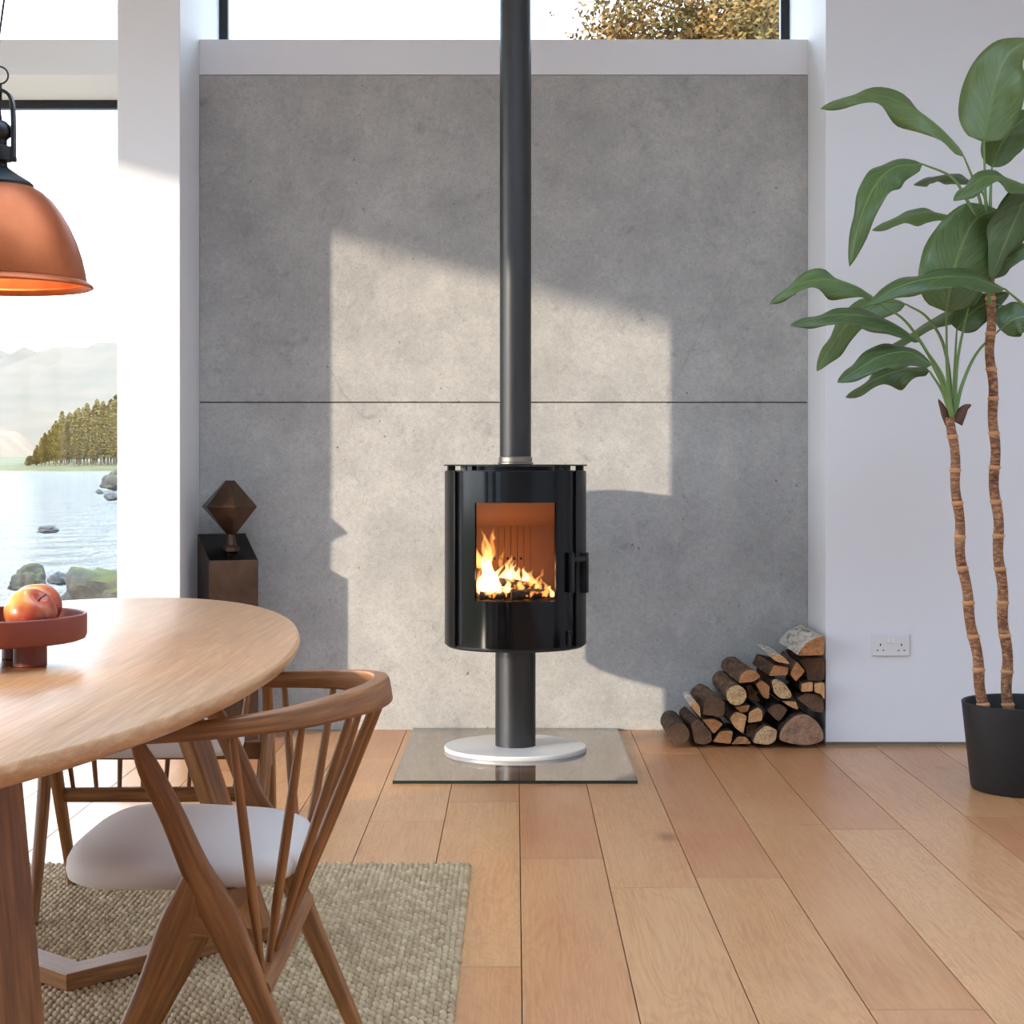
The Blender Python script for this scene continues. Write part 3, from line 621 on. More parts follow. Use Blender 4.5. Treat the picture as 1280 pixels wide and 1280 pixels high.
# ------------------------------------------------------------------ firewood
# outlines of the cut ends (in a local drawing grid), depth of the front, length, materials
LG = [
 ('R', (205, 840, 74), 6.60, .33, 'bark_dark', 'end_dark', 'round dark log with cracked end, leftmost of the woodpile'),
 ([(285, 775), (330, 735), (420, 825), (428, 890), (380, 912), (312, 902)], 6.61, .34, 'bark_dark', 'end_dark', 'dark barked split log second from left on the floor'),
 ([(272, 642), (308, 612), (345, 655), (352, 735)], 6.60, .28, 'birch', 'end_light', 'thin pale slab wedged at the left slope of the woodpile'),
 ([(362, 712), (380, 640), (440, 590), (515, 622), (505, 728)], 6.60, .40, 'bark', 'end_dark', 'thick dark split log leaning above the pale slab'),
 ([(358, 742), (440, 737), (502, 772), (438, 842)], 6.62, .34, 'bark', 'end_mid', 'tan triangular split log under the thick dark one'),
 ([(430, 892), (480, 822), (568, 817), (552, 908)], 6.62, .34, 'bark', 'end_mid', 'tan quarter log on the floor, third from left'),
 ('R', (590, 582, 69), 6.56, .45, 'bark', 'end_spalt', 'round log with pale speckled end halfway up the woodpile'),
 ([(575, 660), (680, 645), (665, 690), (620, 700)], 6.63, .33, 'bark', 'end_mid', 'small tan sliver log below the round pale-ended log'),
 ([(545, 740), (572, 697), (602, 692), (660, 718), (636, 840), (580, 800)], 6.61, .34, 'bark', 'end_light', 'pale wedge log pointing down in the lower middle'),
 ([(672, 695), (735, 660), (766, 690), (762, 752), (664, 768)], 6.62, .34, 'bark', 'end_light', 'pale square-ended log beside the downward wedge'),
 ([(660, 775), (735, 770), (720, 820), (685, 868), (652, 848)], 6.66, .33, 'bark_dark', 'end_dark', 'dark recessed log above the flat sliver on the floor'),
 ([(552, 908), (600, 855), (655, 858), (690, 906)], 6.63, .33, 'bark_dark', 'end_mid', 'flat low brown sliver on the floor in the middle'),
 ([(696, 900), (720, 832), (785, 780), (863, 812), (850, 890), (800, 914)], 6.60, .36, 'bark', 'end_spalt', 'speckled pale rounded log on the floor beside the biggest log'),
 ([(866, 880), (890, 795), (975, 715), (1050, 702), (1130, 752), (1178, 845), (1168, 890), (1060, 918), (950, 905)], 6.60, .38, 'bark_dark', 'end_grey', 'biggest half log with saw-scored end at bottom right'),
 ([(602, 502), (612, 450), (655, 412), (715, 415), (755, 460), (700, 492)], 6.58, .44, 'bark', 'end_mid', 'large brown half-round log on the upper left shoulder'),
 ([(655, 515), (690, 510), (750, 625), (670, 610)], 6.66, .33, 'bark_dark', 'end_dark', 'dark recessed log right of the round pale-ended log'),
 ([(716, 505), (758, 478), (812, 522), (806, 608), (768, 598)], 6.61, .35, 'bark', 'end_mid', 'tan lens-shaped log left of the speckled lens log'),
 ([(822, 482), (855, 468), (920, 512), (958, 570), (952, 604), (880, 604), (840, 565)], 6.60, .36, 'bark', 'end_spalt', 'speckled pale lens-shaped log at mid height'),
 ([(885, 617), (988, 622), (1003, 680), (940, 655)], 6.62, .34, 'bark', 'end_light', 'thin pale sliver under the speckled lens log'),
 ([(790, 682), (838, 642), (880, 640), (932, 672), (900, 730), (868, 760)], 6.63, .35, 'bark_dark', 'end_dark', 'dark barked log above the biggest half log'),
 ([(800, 305), (862, 312), (905, 325), (950, 376), (852, 358)], 6.58, .34, 'birch', 'end_light', 'pale split slab with bark on top left of the birch log'),
 ([(802, 455), (840, 378), (938, 396), (930, 448)], 6.61, .36, 'bark', 'end_mid', 'tan split log directly under the pale slab with bark top'),
 ([(946, 440), (990, 352), (1048, 420), (986, 493)], 6.60, .34, 'bark', 'end_mid', 'tan diamond-shaped log near the top right'),
 ([(1000, 345), (1085, 332), (1178, 335), (1178, 486), (1062, 486), (1055, 415)], 6.64, .34, 'bark_dark', 'end_dark', 'wide dark log directly under the birch log'),
 ([(1025, 502), (1098, 492), (1098, 556), (1020, 560)], 6.60, .34, 'bark', 'end_light', 'small pale square-ended log, left of two'),
 ([(1106, 502), (1178, 496), (1178, 618), (1152, 572), (1110, 564)], 6.60, .34, 'bark', 'end_light', 'small pale square-ended log against the wall end'),
 ([(988, 602), (1048, 568), (1100, 568), (1150, 580), (1172, 628), (1172, 700), (1100, 690)], 6.62, .34, 'bark_dark', 'end_dark', 'wide dark split log above the biggest log at right'),
 ([(990, 318), (1020, 270), (1070, 222), (1130, 192), (1178, 182), (1174, 316)], 6.57, .44, 'birch', 'end_mid', 'white birch half log crowning the woodpile'),
]
def logs():
    for i, (poly, *rest) in enumerate(LG):
        if poly == 'R':
            (cx, cy, rd), d, L, bk, en, lab = rest
            poly = [(cx + rd * math.cos(2 * PI * k / 20), cy + rd * math.sin(2 * PI * k / 20)) for k in range(20)]; rnd = True
        else: d, L, bk, en, lab = rest; rnd = False
        pts = [P(810 + a / 5.333, 760 + b / 5.333, d) for a, b in poly]
        c = sum(pts, Vector()) / len(pts)
        # resample with softly rounded corners
        n = 30; per = [0]
        for k in range(len(pts)): per.append(per[-1] + (pts[(k + 1) % len(pts)] - pts[k]).length)
        rs = []
        for q in range(n):
            t = per[-1] * q / n; k = max(j for j in range(len(pts)) if per[j] <= t + 1e-9)
            rs.append(pts[k].lerp(pts[(k + 1) % len(pts)], (t - per[k]) / (per[k + 1] - per[k])))
        for _ in range(1): rs = [(rs[k - 1] + rs[k] * 2 + rs[(k + 1) % n]) / 4 for k in range(n)]
        rings = []; ph = i * 3.7; L = min(L, 7.045 - d)
        sl = random.Random(i).uniform(-.02, .0); 
        for s_ in range(9):
            t = s_ / 8; ring = []
            for q in range(n):
                o = (rs[q] - c) * (.985 - .03 * t); nz = 1 + (.05 if s_ else .0) * noise.noise(Vector((o.x * 22, t * 5 + ph, o.z * 22)))
                v = c + o * nz + Vector((sl * t, L * t, .004 * t)); v.x = min(v.x, NR - .004); v.z = max(v.z, .003); ring.append(v)
            rings.append(ring)
        org = Vector((c.x, d, c.z))
        o = MB().loft(rings).build('firewood_log', MAT[bk], smooth=50, origin=org)
        tag(o, lab, 'log', 'split logs stacked beside the wall')
        cap = [(v - org) * 1.0 + Vector((0, -.0016, 0)) for v in rings[0]]; inn = [Vector((v.x * .93, v.y - .001, v.z * .93)) for v in cap]
        bk_ = [v + Vector((0, .0012, 0)) for v in cap]
        m = MB().loft([bk_, cap, inn]); m.build('cut_face', MAT[en], o)
logs()

# ------------------------------------------------------------------ rug (real woven loops)
def rug():
    x0, x1, y0, y1 = -2.3, -.115, 2.1, 4.653; dx, dy = .0138, .031
    xs = np.arange(x0, x1 - dx * .4, dx); ys = np.arange(y0, y1, dy); rg = np.random.default_rng(5)
    nu, nv = 7, 5
    # unit half-ellipsoid
    th = np.linspace(0, 2 * PI, 8, endpoint=False); ph = np.array([.0, .55, 1.05])
    tv = [(math.cos(t) * math.cos(p), math.sin(t) * math.cos(p), math.sin(p)) for p in ph for t in th] + [(0, 0, 1)]
    tf = [(r * 8 + k, r * 8 + (k + 1) % 8, (r + 1) * 8 + (k + 1) % 8, (r + 1) * 8 + k) for r in range(2) for k in range(8)]
    tt = [(16 + k, 16 + (k + 1) % 8, 24) for k in range(8)]
    tv = np.array(tv); V = []; Fq = []; Ft = []; val = []; o = 0
    rows = []
    for i, x in enumerate(xs):
        off = (i % 3) * dy / 3 - dy / 3
        cy = ys + off; cn = len(cy)
        rows.append(np.stack([np.full(cn, x + dx / 2) + rg.normal(0, .0006, cn), cy + dy / 2 + rg.normal(0, .0012, cn), np.full(cn, .006), rg.random(cn)], 1))
    R = np.concatenate(rows); R = R[(R[:, 1] < y1)]; n = len(R)
    a = rg.normal(0, .08, n) + .24; s = rg.normal(1, .06, n)
    sx, sy, sz = dx * .60 * s, dy * .55 * s, .0075 * s
    X = tv[None, :, 0] * sx[:, None]; Y = tv[None, :, 1] * sy[:, None]; Z = tv[None, :, 2] * sz[:, None]
    Z = Z + Y * .10
    X2 = X * np.cos(a)[:, None] - Y * np.sin(a)[:, None]; Y2 = X * np.sin(a)[:, None] + Y * np.cos(a)[:, None]
    V = np.stack([X2 + R[:, 0:1], Y2 + R[:, 1:2], Z + R[:, 2:3]], 2).reshape(-1, 3)
    base = (np.arange(n) * 25)[:, None, None]
    Q = (np.array(tf)[None] + base).reshape(-1, 4); Tt = (np.array(tt)[None] + base).reshape(-1, 3)
    # backing
    bv = np.array([(a_, b_, c_) for c_ in (.0008, .005) for a_, b_ in ((x0, y0), (x1 - .006, y0), (x1 - .006, y1 - .008), (x0, y1 - .008))]); b0 = len(V)
    V = np.concatenate([V, bv]); bf = [[b0 + k for k in f] for f in [(3, 2, 1, 0), (4, 5, 6, 7), (0, 1, 5, 4), (1, 2, 6, 5), (2, 3, 7, 6), (3, 0, 4, 7)]]
    faces = Q.tolist() + Tt.tolist() + bf
    me = bpy.data.meshes.new('woven_rug'); me.from_pydata(V.tolist(), [], faces); me.materials.append(MAT['rug']); me.materials.append(MAT['rug_base'])
    val = np.concatenate([np.repeat(R[:, 3], 16), np.repeat(R[:, 3], 8), np.zeros(6)])
    mi = np.concatenate([np.zeros(n * 24, int), np.ones(6, int)]); me.polygons.foreach_set('material_index', mi)
    me.attributes.new('loop', 'FLOAT', 'FACE').data.foreach_set('value', val); me.shade_smooth()
    ob = bpy.data.objects.new('woven_rug', me); C.objects.link(ob)
    tag(ob, 'chunky woven jute rug under the dining table', 'rug')
rug()
ZR = .0115

# ------------------------------------------------------------------ dining table
TC = Vector((-.95, 3.037, 0)); TA, TB = .54, 1.463
def table():
    r = empty('dining_table', (TC.x, TC.y, ZR), 'long oval oak dining table at the left', 'dining table')
    zt = .74 - ZR; n = 128; rg = []
    for off, z in ((-.10, -.034), (-.05, -.033), (-.014, -.0295), (-.004, -.023), (0, -.013), (-.0015, -.006), (-.004, -.0015), (-.007, 0)):
        rg.append([((TA + off) * math.cos(2 * PI * k / n), (TB + off) * math.sin(2 * PI * k / n), zt + z) for k in range(n)])
    MB().loft(rg).build('tabletop', MAT['oak_table'], r, smooth=35)
    def bar(pts, name, wd, th):
        m = MB(); rgs = []
        for (x, y, z, s) in pts:
            # square section turned 45 degrees to the table axis
            rgs.append([(x - TC.x + wd * s * a, y - TC.y + th * s * b, z - ZR) for a, b in ((-1, 0), (0, -1), (1, 0), (0, 1))])
        m.loft(rgs); return m.build(name, MAT['oak_chair'], r, bevel=.006)
    z0 = ZR + .034
    bar([(-.79, 3.80, .712, 1), (-.575, 3.86, z0, .85)], 'leg', .042, .042)
    bar([(-1.11, 3.80, .712, 1), (-1.325, 3.86, z0, .85)], 'leg', .042, .042)
    bar([(-.782, 2.50, .712, 1), (-.694, 2.42, z0, .95)], 'leg', .06, .06)
    bar([(-1.118, 2.50, .712, 1), (-1.206, 2.42, z0, .95)], 'leg', .06, .06)
    # floor stretchers: flat V-shaped bars joining each pair of feet
    for pts in ([(-.53, 3.905), (-.913, 3.50), (-1.37, 3.905)], [(-.66, 2.37), (-.95, 2.68), (-1.24, 2.37)]):
        up = 1 if pts[0][1] > 3 else -1; m = MB(); wv = .095 * up
        rgs = [[(x - TC.x, y - TC.y, 0.0008), (x - TC.x, y - TC.y, .036), (x - TC.x, y - TC.y + wv, .036), (x - TC.x, y - TC.y + wv, .0008)] for x, y in pts]
        m.loft(rgs); m.build('floor_stretcher', MAT['oak_chair'], r, bevel=.002)
    for ya in (.72, -.58): MB().box((-.30, ya, zt - .055), (.30, ya + .08, zt - .0285)).build('cross_rail', MAT['oak_chair'], r, bevel=.003)
table()

# ------------------------------------------------------------------ chairs
def chair(name):
    r = empty(name, (0, 0, 0)); k = .985
    def limb(pts, yf, th, nm, n=26):
        m = MB(); rings = []; sp = crom(pts, n)
        for i, (x, z, w) in enumerate(sp):
            a = sp[max(i - 1, 0)]; b = sp[min(i + 1, n)]; t = Vector((b[0] - a[0], 0, b[1] - a[1])).normalized(); nn = Vector((-t.z, 0, t.x))
            tt = th * min(1, .55 + w * 11); y = yf(z); ring = []
            for q in range(16):
                an = 2 * PI * q / 16; c_, s_ = math.cos(an), math.sin(an); e = .55
                ring.append(Vector((x, y, z * k)) + nn * (w / 2 * math.copysign(abs(c_) ** e, c_)) + Vector((0, tt / 2 * math.copysign(abs(s_) ** e, s_), 0)))
            rings.append(ring)
        m.loft(rings); return m.build(nm, MAT['oak_chair'], r, smooth=50)
    for sg in (-1, 1):
        yf = lambda z, sg=sg: sg * (.285 + .035 * (z - .2))
        limb([(.134, .662, .016), (.127, .64, .022), (.109, .60, .035), (.075, .53, .038), (.04, .446, .045), (.006, .38, .058), (-.022, .32, .052), (-.07, .206, .04), (-.16, 0, .029)], yf, .030, 'leg')
        limb([(.036, .47, .016), (.050, .41, .044), (.071, .35, .060), (.096, .285, .054), (.131, .206, .047), (.235, 0, .031)], yf, .0285, 'leg')
        m = MB(); y = yf(.34)
        arch = [(.062, .40), (-.01, .40), (-.035, .318), (-.004, .326), (.018, .337), (.040, .336), (.062, .322), (.085, .30)]
        m.loft([[(x, y + e, z * k) for x, z in arch] for e in (-.0125, .0125)]); m.build('leg_web', MAT['oak_chair'], r, bevel=.006, seg=3)
    # bent top rail
    half = [(.165, .333, .664, .026), (.08, .325, .667, .028), (-.02, .300, .673, .031), (-.115, .245, .681, .036), (-.19, .145, .689, .042), (-.225, .05, .693, .045)]
    path = half + [(x, -y, z, h) for x, y, z, h in reversed(half)]
    sp = crom(path, 72); m = MB(); rings = []
    for i, (x, y, z, h) in enumerate(sp):
        a = sp[max(i - 1, 0)]; b = sp[min(i + 1, 72)]; t = Vector((b[0] - a[0], b[1] - a[1], 0)).normalized(); nn = Vector((t.y, -t.x, 0)); th = .011 + .004 * (h - .026) / .019
        ring = []
        for q in range(16):
            an = 2 * PI * q / 16; c_, s_ = math.cos(an), math.sin(an); e = .36
            zz = h / 2 * math.copysign(abs(s_) ** e, s_); ring.append(Vector((x, y, z * k)) + nn * (th * math.copysign(abs(c_) ** e, c_) - zz * .18) + Vector((0, 0, zz)))
        rings.append(ring)
    m.loft(rings); m.build('top_rail', MAT['oak_chair'], r, smooth=50)
    # lower cross bar and spindles
    xb, zb = -.058, .25 * k
    m = MB(); m.tube([(xb, y, zb) for y in (-.287, -.15, 0, .15, .287)], [.019, .0195, .02, .0195, .019], 16); m.build('lower_bar', MAT['oak_chair'], r, smooth=50)
    for i, f in enumerate((13, 20, 26, 31, 36, 41, 46, 52, 59)):
        x, y, z, h = sp[f]; yb = .25 - .5 * i / 8
        a = Vector((x, y, z * k - h / 2 + .004)); b = Vector((xb, yb, zb + .012)); mid = a.lerp(b, .45)
        pts = [a.lerp(b, t / 10) for t in range(11)]
        MB().tube(pts, [.0058 + .0026 * math.sin(PI * t / 10) for t in range(11)], 10).build('spindle', MAT['oak_chair'], r, smooth=60)
    # seat rails and upholstered seat
    for x in (.006,):
        MB().box((x - .017, -.277, .352 * k), (x + .017, .277, .3955 * k)).build('seat_rail', MAT['oak_chair'], r, bevel=.004)
    m = MB(); n = 72; rings = []
    def plan(s_):
        out = []
        for q in range(n):
            an = 2 * PI * q / n; c_, s2 = math.cos(an), math.sin(an); e = .54
            u = math.copysign(abs(c_) ** e, c_); v = math.copysign(abs(s2) ** e, s2)
            out.append((.092 + .195 * u * s_, (.238 + .028 * u) * v * s_))
        return out
    for s_, z in ((.80, .396), (.94, .396), (.985, .402), (1.0, .414), (.992, .428), (.96, .440), (.88, .449), (.7, .455), (.45, .459), (.18, .4605)):
        rings.append([(x, y, z * k + (.004 * (x - .1) / .2)) for x, y in plan(s_)])
    m.loft(rings); m.build('seat', MAT['fabric'], r, smooth=60)
    return r
near = chair('dining_chair')
tag(near, 'oak spindle back dining chair with cream seat, nearest and tucked in at the table side', 'chair', 'oak dining chairs')
near.location = (-.46, 2.985, ZR); near.rotation_euler[2] = PI
far = copy_tree(near)
tag(far, 'oak spindle chair mostly hidden under the far end of the oval table', 'chair', 'oak dining chairs')
far.location = (-.878, 4.265, ZR); far.rotation_euler[2] = -PI / 2 + math.radians(1); far.scale = (1, .92, 1)

# ------------------------------------------------------------------ bowl and apples
BC = Vector((-.915, 2.97, .7405))
def bowl():
    r = empty('fruit_bowl', BC, 'terracotta footed fruit bowl on the oval table', 'bowl')
    MB().lathe([(0, .040), (.160, .040), (.168, .043), (.171, .05), (.171, .084), (.1695, .086), (.1665, .086), (.165, .084), (.165, .052), (.158, .047), (0, .047)], n=96, cap=False).build('dish', MAT['terracotta'], r, smooth=35)
    for a in (-20, 70, 160, 250):
        a = math.radians(a); c = (.092 * math.cos(a), .092 * math.sin(a), 0)
        MB().lathe([(.027, 0), (.028, .001), (.028, .0405), (0, .0405)], c, n=40).build('foot', MAT['terracotta'], r, smooth=35)
bowl()
def apple_thing(c, rad, rot, lab):
    r = empty('apple', c, lab, 'apple', 'apples in the terracotta bowl'); r.rotation_euler = rot
    prof = []
    for i in range(25):
        a = PI * i / 24; rr_ = rad * math.sin(a) * (1 + .05 * math.cos(a)); z = -rad * .9 * math.cos(a)
        z -= math.copysign(1, z) * rad * .30 * math.exp(-(rr_ / (rad * .3)) ** 2); prof.append((max(rr_, .0005), z))
    MB().lathe(prof, n=40).build('flesh', MAT['apple'], r, smooth=80)
    MB().tube([(0, 0, rad * .55), (.002, 0, rad * .78), (.006, 0, rad * 1.0)], [.0016, .0013, .0019], 8).build('stalk', MAT['stalk'], r, smooth=60)
zb_ = BC.z + .047
apple_thing((-.822, 2.92, zb_ + .046), .045, (.55, .45, .4), 'red apple with a dark stalk at the right front of the bowl')
apple_thing((-.842, 3.025, zb_ + .050), .044, (-.2, .2, 1.4), 'pale apple behind the red one in the bowl')
apple_thing((-.922, 2.91, zb_ + .042), .043, (.3, -.5, 2.6), 'yellow-orange apple at the left, cut off by the photo edge')

# ------------------------------------------------------------------ pendant lamp
LD = 3.17; LX = -.95; sc = LD / F
def zz(py): return H - (py - VY) * sc
def lamp():
    z0 = zz(359)
    r = empty('pendant_lamp', (LX, LD, z0), 'copper dome pendant lamp with black fittings hanging over the table', 'pendant lamp')
    q = lambda px, py: (px * sc, zz(py) - z0)
    outer = [q(40, 233), q(52, 240), q(64, 250.5), q(75, 265), q(85, 282), q(94, 302), q(100.5, 322), q(104.5, 340), q(106, 350)]
    t = .0015
    inner = [(a - t, b - t * .6) for a, b in reversed(outer)]
    MB().lathe(outer + inner, n=96, cap=False).build('shade', MAT['copper'], r, smooth=50)
    MB().lathe([q(105, 350), q(110, 353), q(113.8, 356), q(114.3, 358.3), q(112, 359.5), q(107, 357), q(104, 352.5), q(105, 350)], n=96, cap=False).build('rim', MAT['copper'], r, smooth=50)
    MB().lathe([q(4, 236), q(38, 235), q(41, 233), q(41, 230), q(36, 226), q(26, 220), q(17, 214), q(10, 209), q(9, 203), q(16, 201), q(17, 196), q(16, 184), q(9, 182), q(9, 175), q(13, 171), q(14.5, 165), q(13, 157), q(8, 152), q(3, 150), q(1.5, 138), q(1.2, 128)], n=48).build('cap', MAT['black_metal'], r, smooth=40)
    # U-shaped bracket
    pts = [(17, 202), (17.2, 180), (17, 150), (16, 130), (12, 119), (5, 114), (0, 113)]
    pts = [(a * sc, 0, zz(b) - z0) for a, b in pts]; pts = pts + [(-a, 0, c) for a, _, c in reversed(pts[:-1])]
    sp = crom(pts, 48); m = MB(); rings = []
    for i, p in enumerate(sp):
        a = Vector(sp[max(i - 1, 0)]); b = Vector(sp[min(i + 1, 48)]); tn = (b - a).normalized(); nn = Vector((-tn.z, 0, tn.x))
        rings.append([Vector(p) + nn * e * .003 + Vector((0, f * .009, 0)) for e, f in ((-1, -1), (1, -1), (1, 1), (-1, 1))])
    m.loft(rings); m.build('bracket', MAT['black_metal'], r, bevel=.001)
    m = MB()
    for sg in (-1, 1): m.tube([(sg * 12 * sc, 0, zz(199) - z0), (sg * 20.5 * sc, 0, zz(199) - z0)], .0055, 14)
    m.build('pivot_screw', MAT['black_metal'], r, smooth=40)
    MB().tube([(0, 0, zz(128) - z0), (0, 0, zz(106) - z0)], .004, 10).build('hanging_pin', MAT['black_metal'], r, smooth=40)
    MB().torus((0, 0, zz(94) - z0), .0155, .0017, (0, 1, .2)).build('ring', MAT['black_metal'], r, smooth=60)
    MB().tube([(-.006, 0, zz(82) - z0), (0, 0, zz(40) - z0), (.008, 0, zz(0) - z0), (.02, .0, zz(-60) - z0), (.0, 0, ZC - z0)], .0022, 8).build('cord', MAT['black_metal'], r, smooth=60)
    bm_ = M_('bulb_glow', .3, color=(1, .9, .75, 1)); bm_.b.inputs['Emission Color'].default_value = (1, .76, .46, 1); bm_.b.inputs['Emission Strength'].default_value = 90
    MB().lathe([(.002, .055), (.018, .06), (.028, .075), (.030, .09), (.024, .106), (.014, .12), (.013, .15), (.002, .15)], n=32).build('bulb', bm_.m, r, smooth=60)
lamp()

# ------------------------------------------------------------------ potted plant
PD = 5.77
def plant():
    base = Vector(((1283 - VX) * PD / F, PD, 0)); r = empty('potted_plant', base, 'tall two-stemmed leafy plant in a charcoal pot at the right', 'potted plant')
    MB().lathe([(.150, 0), (.176, .002), (.182, .010), (.211, .285), (.212, .291), (.209, .294), (.203, .291), (.20, .28), (.196, .235)], n=80).build('pot', MAT['pot'], r, smooth=40)
    m = MB(); m.lathe([(.0, .232), (.1, .236), (.198, .233), (.198, .22), (0, .22)], n=48, cap=False); m.build('soil', MAT['soil'], r, smooth=60)
    D = PD
    def W(px, py, dd=0): return P(px, py, D + dd) - base
    # canes
    for pts, dd, rad in (([(1234, 905), (1229, 880), (1222, 830), (1213, 770), (1204, 715), (1199, 660), (1195, 600), (1191, 550), (1189, 522)], -.05, .0165),
                         ([(1262, 905), (1260, 880), (1258, 820), (1252, 740), (1249, 690), (1246, 640), (1243, 590), (1243, 540), (1240, 480), (1238, 420), (1239, 350), (1238, 300)], .05, .0165)):
        q = crom([(a, b) for a, b in pts], 90); ph = dd * 40; nodes = []
        P3 = []; rads = []
        for i, (a, b) in enumerate(q):
            s_ = b / 42.0 + ph; fr_ = s_ - math.floor(s_)
            kink = 1.6 * (1 if int(math.floor(s_)) % 2 else -1)
            P3.append(W(a + kink * math.sin(PI * fr_), b, dd)); rads.append(rad * (1 + .22 * math.exp(-((fr_ - .5) * 2 / 1.0) ** 2 * 0) - .10 * math.sin(PI * fr_)) * (.86 + .2 * i / 90 * -1 + .14))
        st = MB().tube(P3, rads, 14).build('stem', MAT['cane'], r, smooth=60)
        for i in range(1, len(q)):
            if math.floor(q[i][1] / 42.0 + ph) != math.floor(q[i - 1][1] / 42.0 + ph):
                p = P3[i]; MB().lathe([(rads[i] * .95, -.008), (rads[i] * 1.14, -.002), (rads[i] * 1.18, .002), (rads[i] * .95, .008)], p, n=14, cap=False).build('stem_node', MAT['cane_node'], st, smooth=60)
    def blade(pts, wpx, up, pet=None, fold=.35, wave=.12, dd=0, ph=0, wk=.8):
        """midrib through picture-plane points with a depth offset; up = direction the upper face looks to"""
        if len(pts[0]) == 2: pts = [(a, b, 0) for a, b in pts]
        mid = [Vector(p) for p in crom([tuple(W(a, b, c + dd)) for a, b, c in pts], 26)]
        U = Vector(up).normalized(); wd = wpx * D / F; rows = []; nv = 9; m = MB(); vs = []; uvs = []
        L = sum((mid[i + 1] - mid[i]).length for i in range(26))
        for i, p in enumerate(mid):
            t = i / 26; tg = (mid[min(i + 1, 26)] - mid[max(i - 1, 0)]).normalized()
            Sd = tg.cross(U); Sd = Sd.normalized() if Sd.length > 1e-4 else Vector((1, 0, 0)); Nn = Sd.cross(tg)
            w_ = wd * (math.sin(PI * t ** wk) ** .72 if 0 < t < 1 else 0) + .0012
            for j in range(nv):
                v = (j - (nv - 1) / 2) / ((nv - 1) / 2)
                wv = 1.6 * wave * wd * math.sin(t * 11 + ph + (1.7 if v > 0 else 0)) * abs(v) ** 2 * math.sin(PI * t) + .055 * wd * math.sin(t * 27 + ph * 2 + 2 * v) * abs(v) ** 3 * math.sin(PI * t)
                f = fold * (1 if abs(v) < .5 else 1)
                vs.append(p + Sd * (w_ * v * math.cos(f)) + Nn * (w_ * abs(v) ** 1.3 * math.sin(f) * -.55 + wv)); uvs.append((t * L, v))
        fs = []; fu = []
        for i in range(26):
            for j in range(nv - 1):
                q = (i * nv + j, i * nv + j + 1, (i + 1) * nv + j + 1, (i + 1) * nv + j); fs.append(q); fu.append([(uvs[k][0] * 1.0, uvs[k][1]) for k in q])
        m.add(vs, fs, fu); lf = m.build('leaf', MAT['leaf'], r, smooth=180, solid=.0016)
        if pet:
            pp = [(a, b, (c[0] if c else 0)) for a, b, *c in pet]; pp = [(a, b, c + dd) for a, b, c in pp] 
            pts3 = [Vector(p) for p in crom([tuple(W(*p)) for p in pp], 20)]
            # run on along the underside of the midrib
            pts3 += [mid[k] + Vector((0, 0, -.002)) for k in (1, 4, 8, 12)]
            n_ = len(pts3); rd = [(.0078 - .0058 * k / (n_ - 1)) for k in range(n_)]
            MB().tube(pts3, rd, 8).build('leaf_stalk', MAT['petiole'], lf, smooth=60)
        return lf
    cam = (0, -1, .15); sideup = (.1, -.62, .8)
    h2 = (1238, 300); h1 = (1191, 512)
    # ---- upper head
    blade([(1230, 178), (1237, 138), (1247, 95), (1262, 66), (1288, 50, )], 40, (-.15, -1, .1), [(1236, 300), (1232, 250), (1230, 178)], .3, .10, .0, 1.0, .62)
    blade([(1205, 196, 0), (1178, 163, .02), (1140, 135, .03), (1098, 119, .02), (1062, 122, .0), (1026, 136, -.02)], 25, (.3, -.78, .6), [(1236, 300), (1222, 240), (1205, 196)], .75, .30, .02, .4, .8)
    blade([(1153, 205, 0), (1118, 209, -.02), (1094, 232, -.04), (1075, 275, -.06), (1062, 333, -.05)], 27, (-.55, -.75, .35), [(1234, 302), (1213, 258), (1190, 222), (1153, 205)], .55, .14, -.02, 1.2, .75)
    blade([(1218, 229, .12), (1190, 220, .2), (1165, 222, .26), (1142, 231, .3)], 17, (.1, -.7, .7), [(1238, 300), (1232, 250, .08), (1218, 229, .12)], .5, .1, 0, 2.0)
    blade([(1190, 273, .15), (1160, 266, .2), (1125, 272, .26), (1090, 288, .3)], 19, (.1, -.7, .7), [(1236, 315, .03), (1215, 288, .1), (1190, 273, .15)], .5, .15, 0, .5)
    blade([(1240, 209, .12), (1252, 180, .14), (1272, 155, .16), (1298, 138, .18)], 27, (-.3, -1, .2), [(1238, 300, .05), (1238, 250, .1), (1240, 209, .12)], .3, .1, 0, 3.0)
    blade([(1298, 240, -.10), (1268, 226, -.15), (1236, 220, -.2), (1212, 234, -.24), (1192, 251, -.26)], 21, (-.2, -.65, .75), [(1240, 300, 0), (1268, 262, -.05), (1298, 240, -.10)], .5, .2, 0, 1.7)
    blade([(1292, 232, -.04), (1275, 262, -.06), (1256, 305, -.08), (1238, 350, -.08)], 30, (.6, -.8, .3), [(1242, 302, 0), (1270, 250, -.02), (1292, 232, -.04)], .4, .12, 0, 2.6)
    blade([(1232, 348, .02), (1252, 330, 0), (1275, 314, -.02), (1300, 296, -.04)], 15, (0, -.7, .7), [(1238, 380, .04), (1232, 348, .02)], .5, .15, 0, .9)
    # ---- lower head
    blade([(1100, 380, -.02), (1070, 358, -.05), (1030, 349, -.08), (993, 358, -.1), (963, 380, -.12)], 21, (.2, -.66, .74), [(1189, 520), (1172, 465), (1135, 405), (1100, 380, -.02)], .6, .35, -.02, .2, .75)
    blade([(1150, 427, -.06), (1110, 402, -.1), (1060, 393, -.14), (1020, 398, -.16), (988, 407, -.18)], 21, (.1, -.62, .78), [(1190, 520), (1178, 470, -.03), (1150, 427, -.06)], .5, .14, -.06, 1.4, .75)
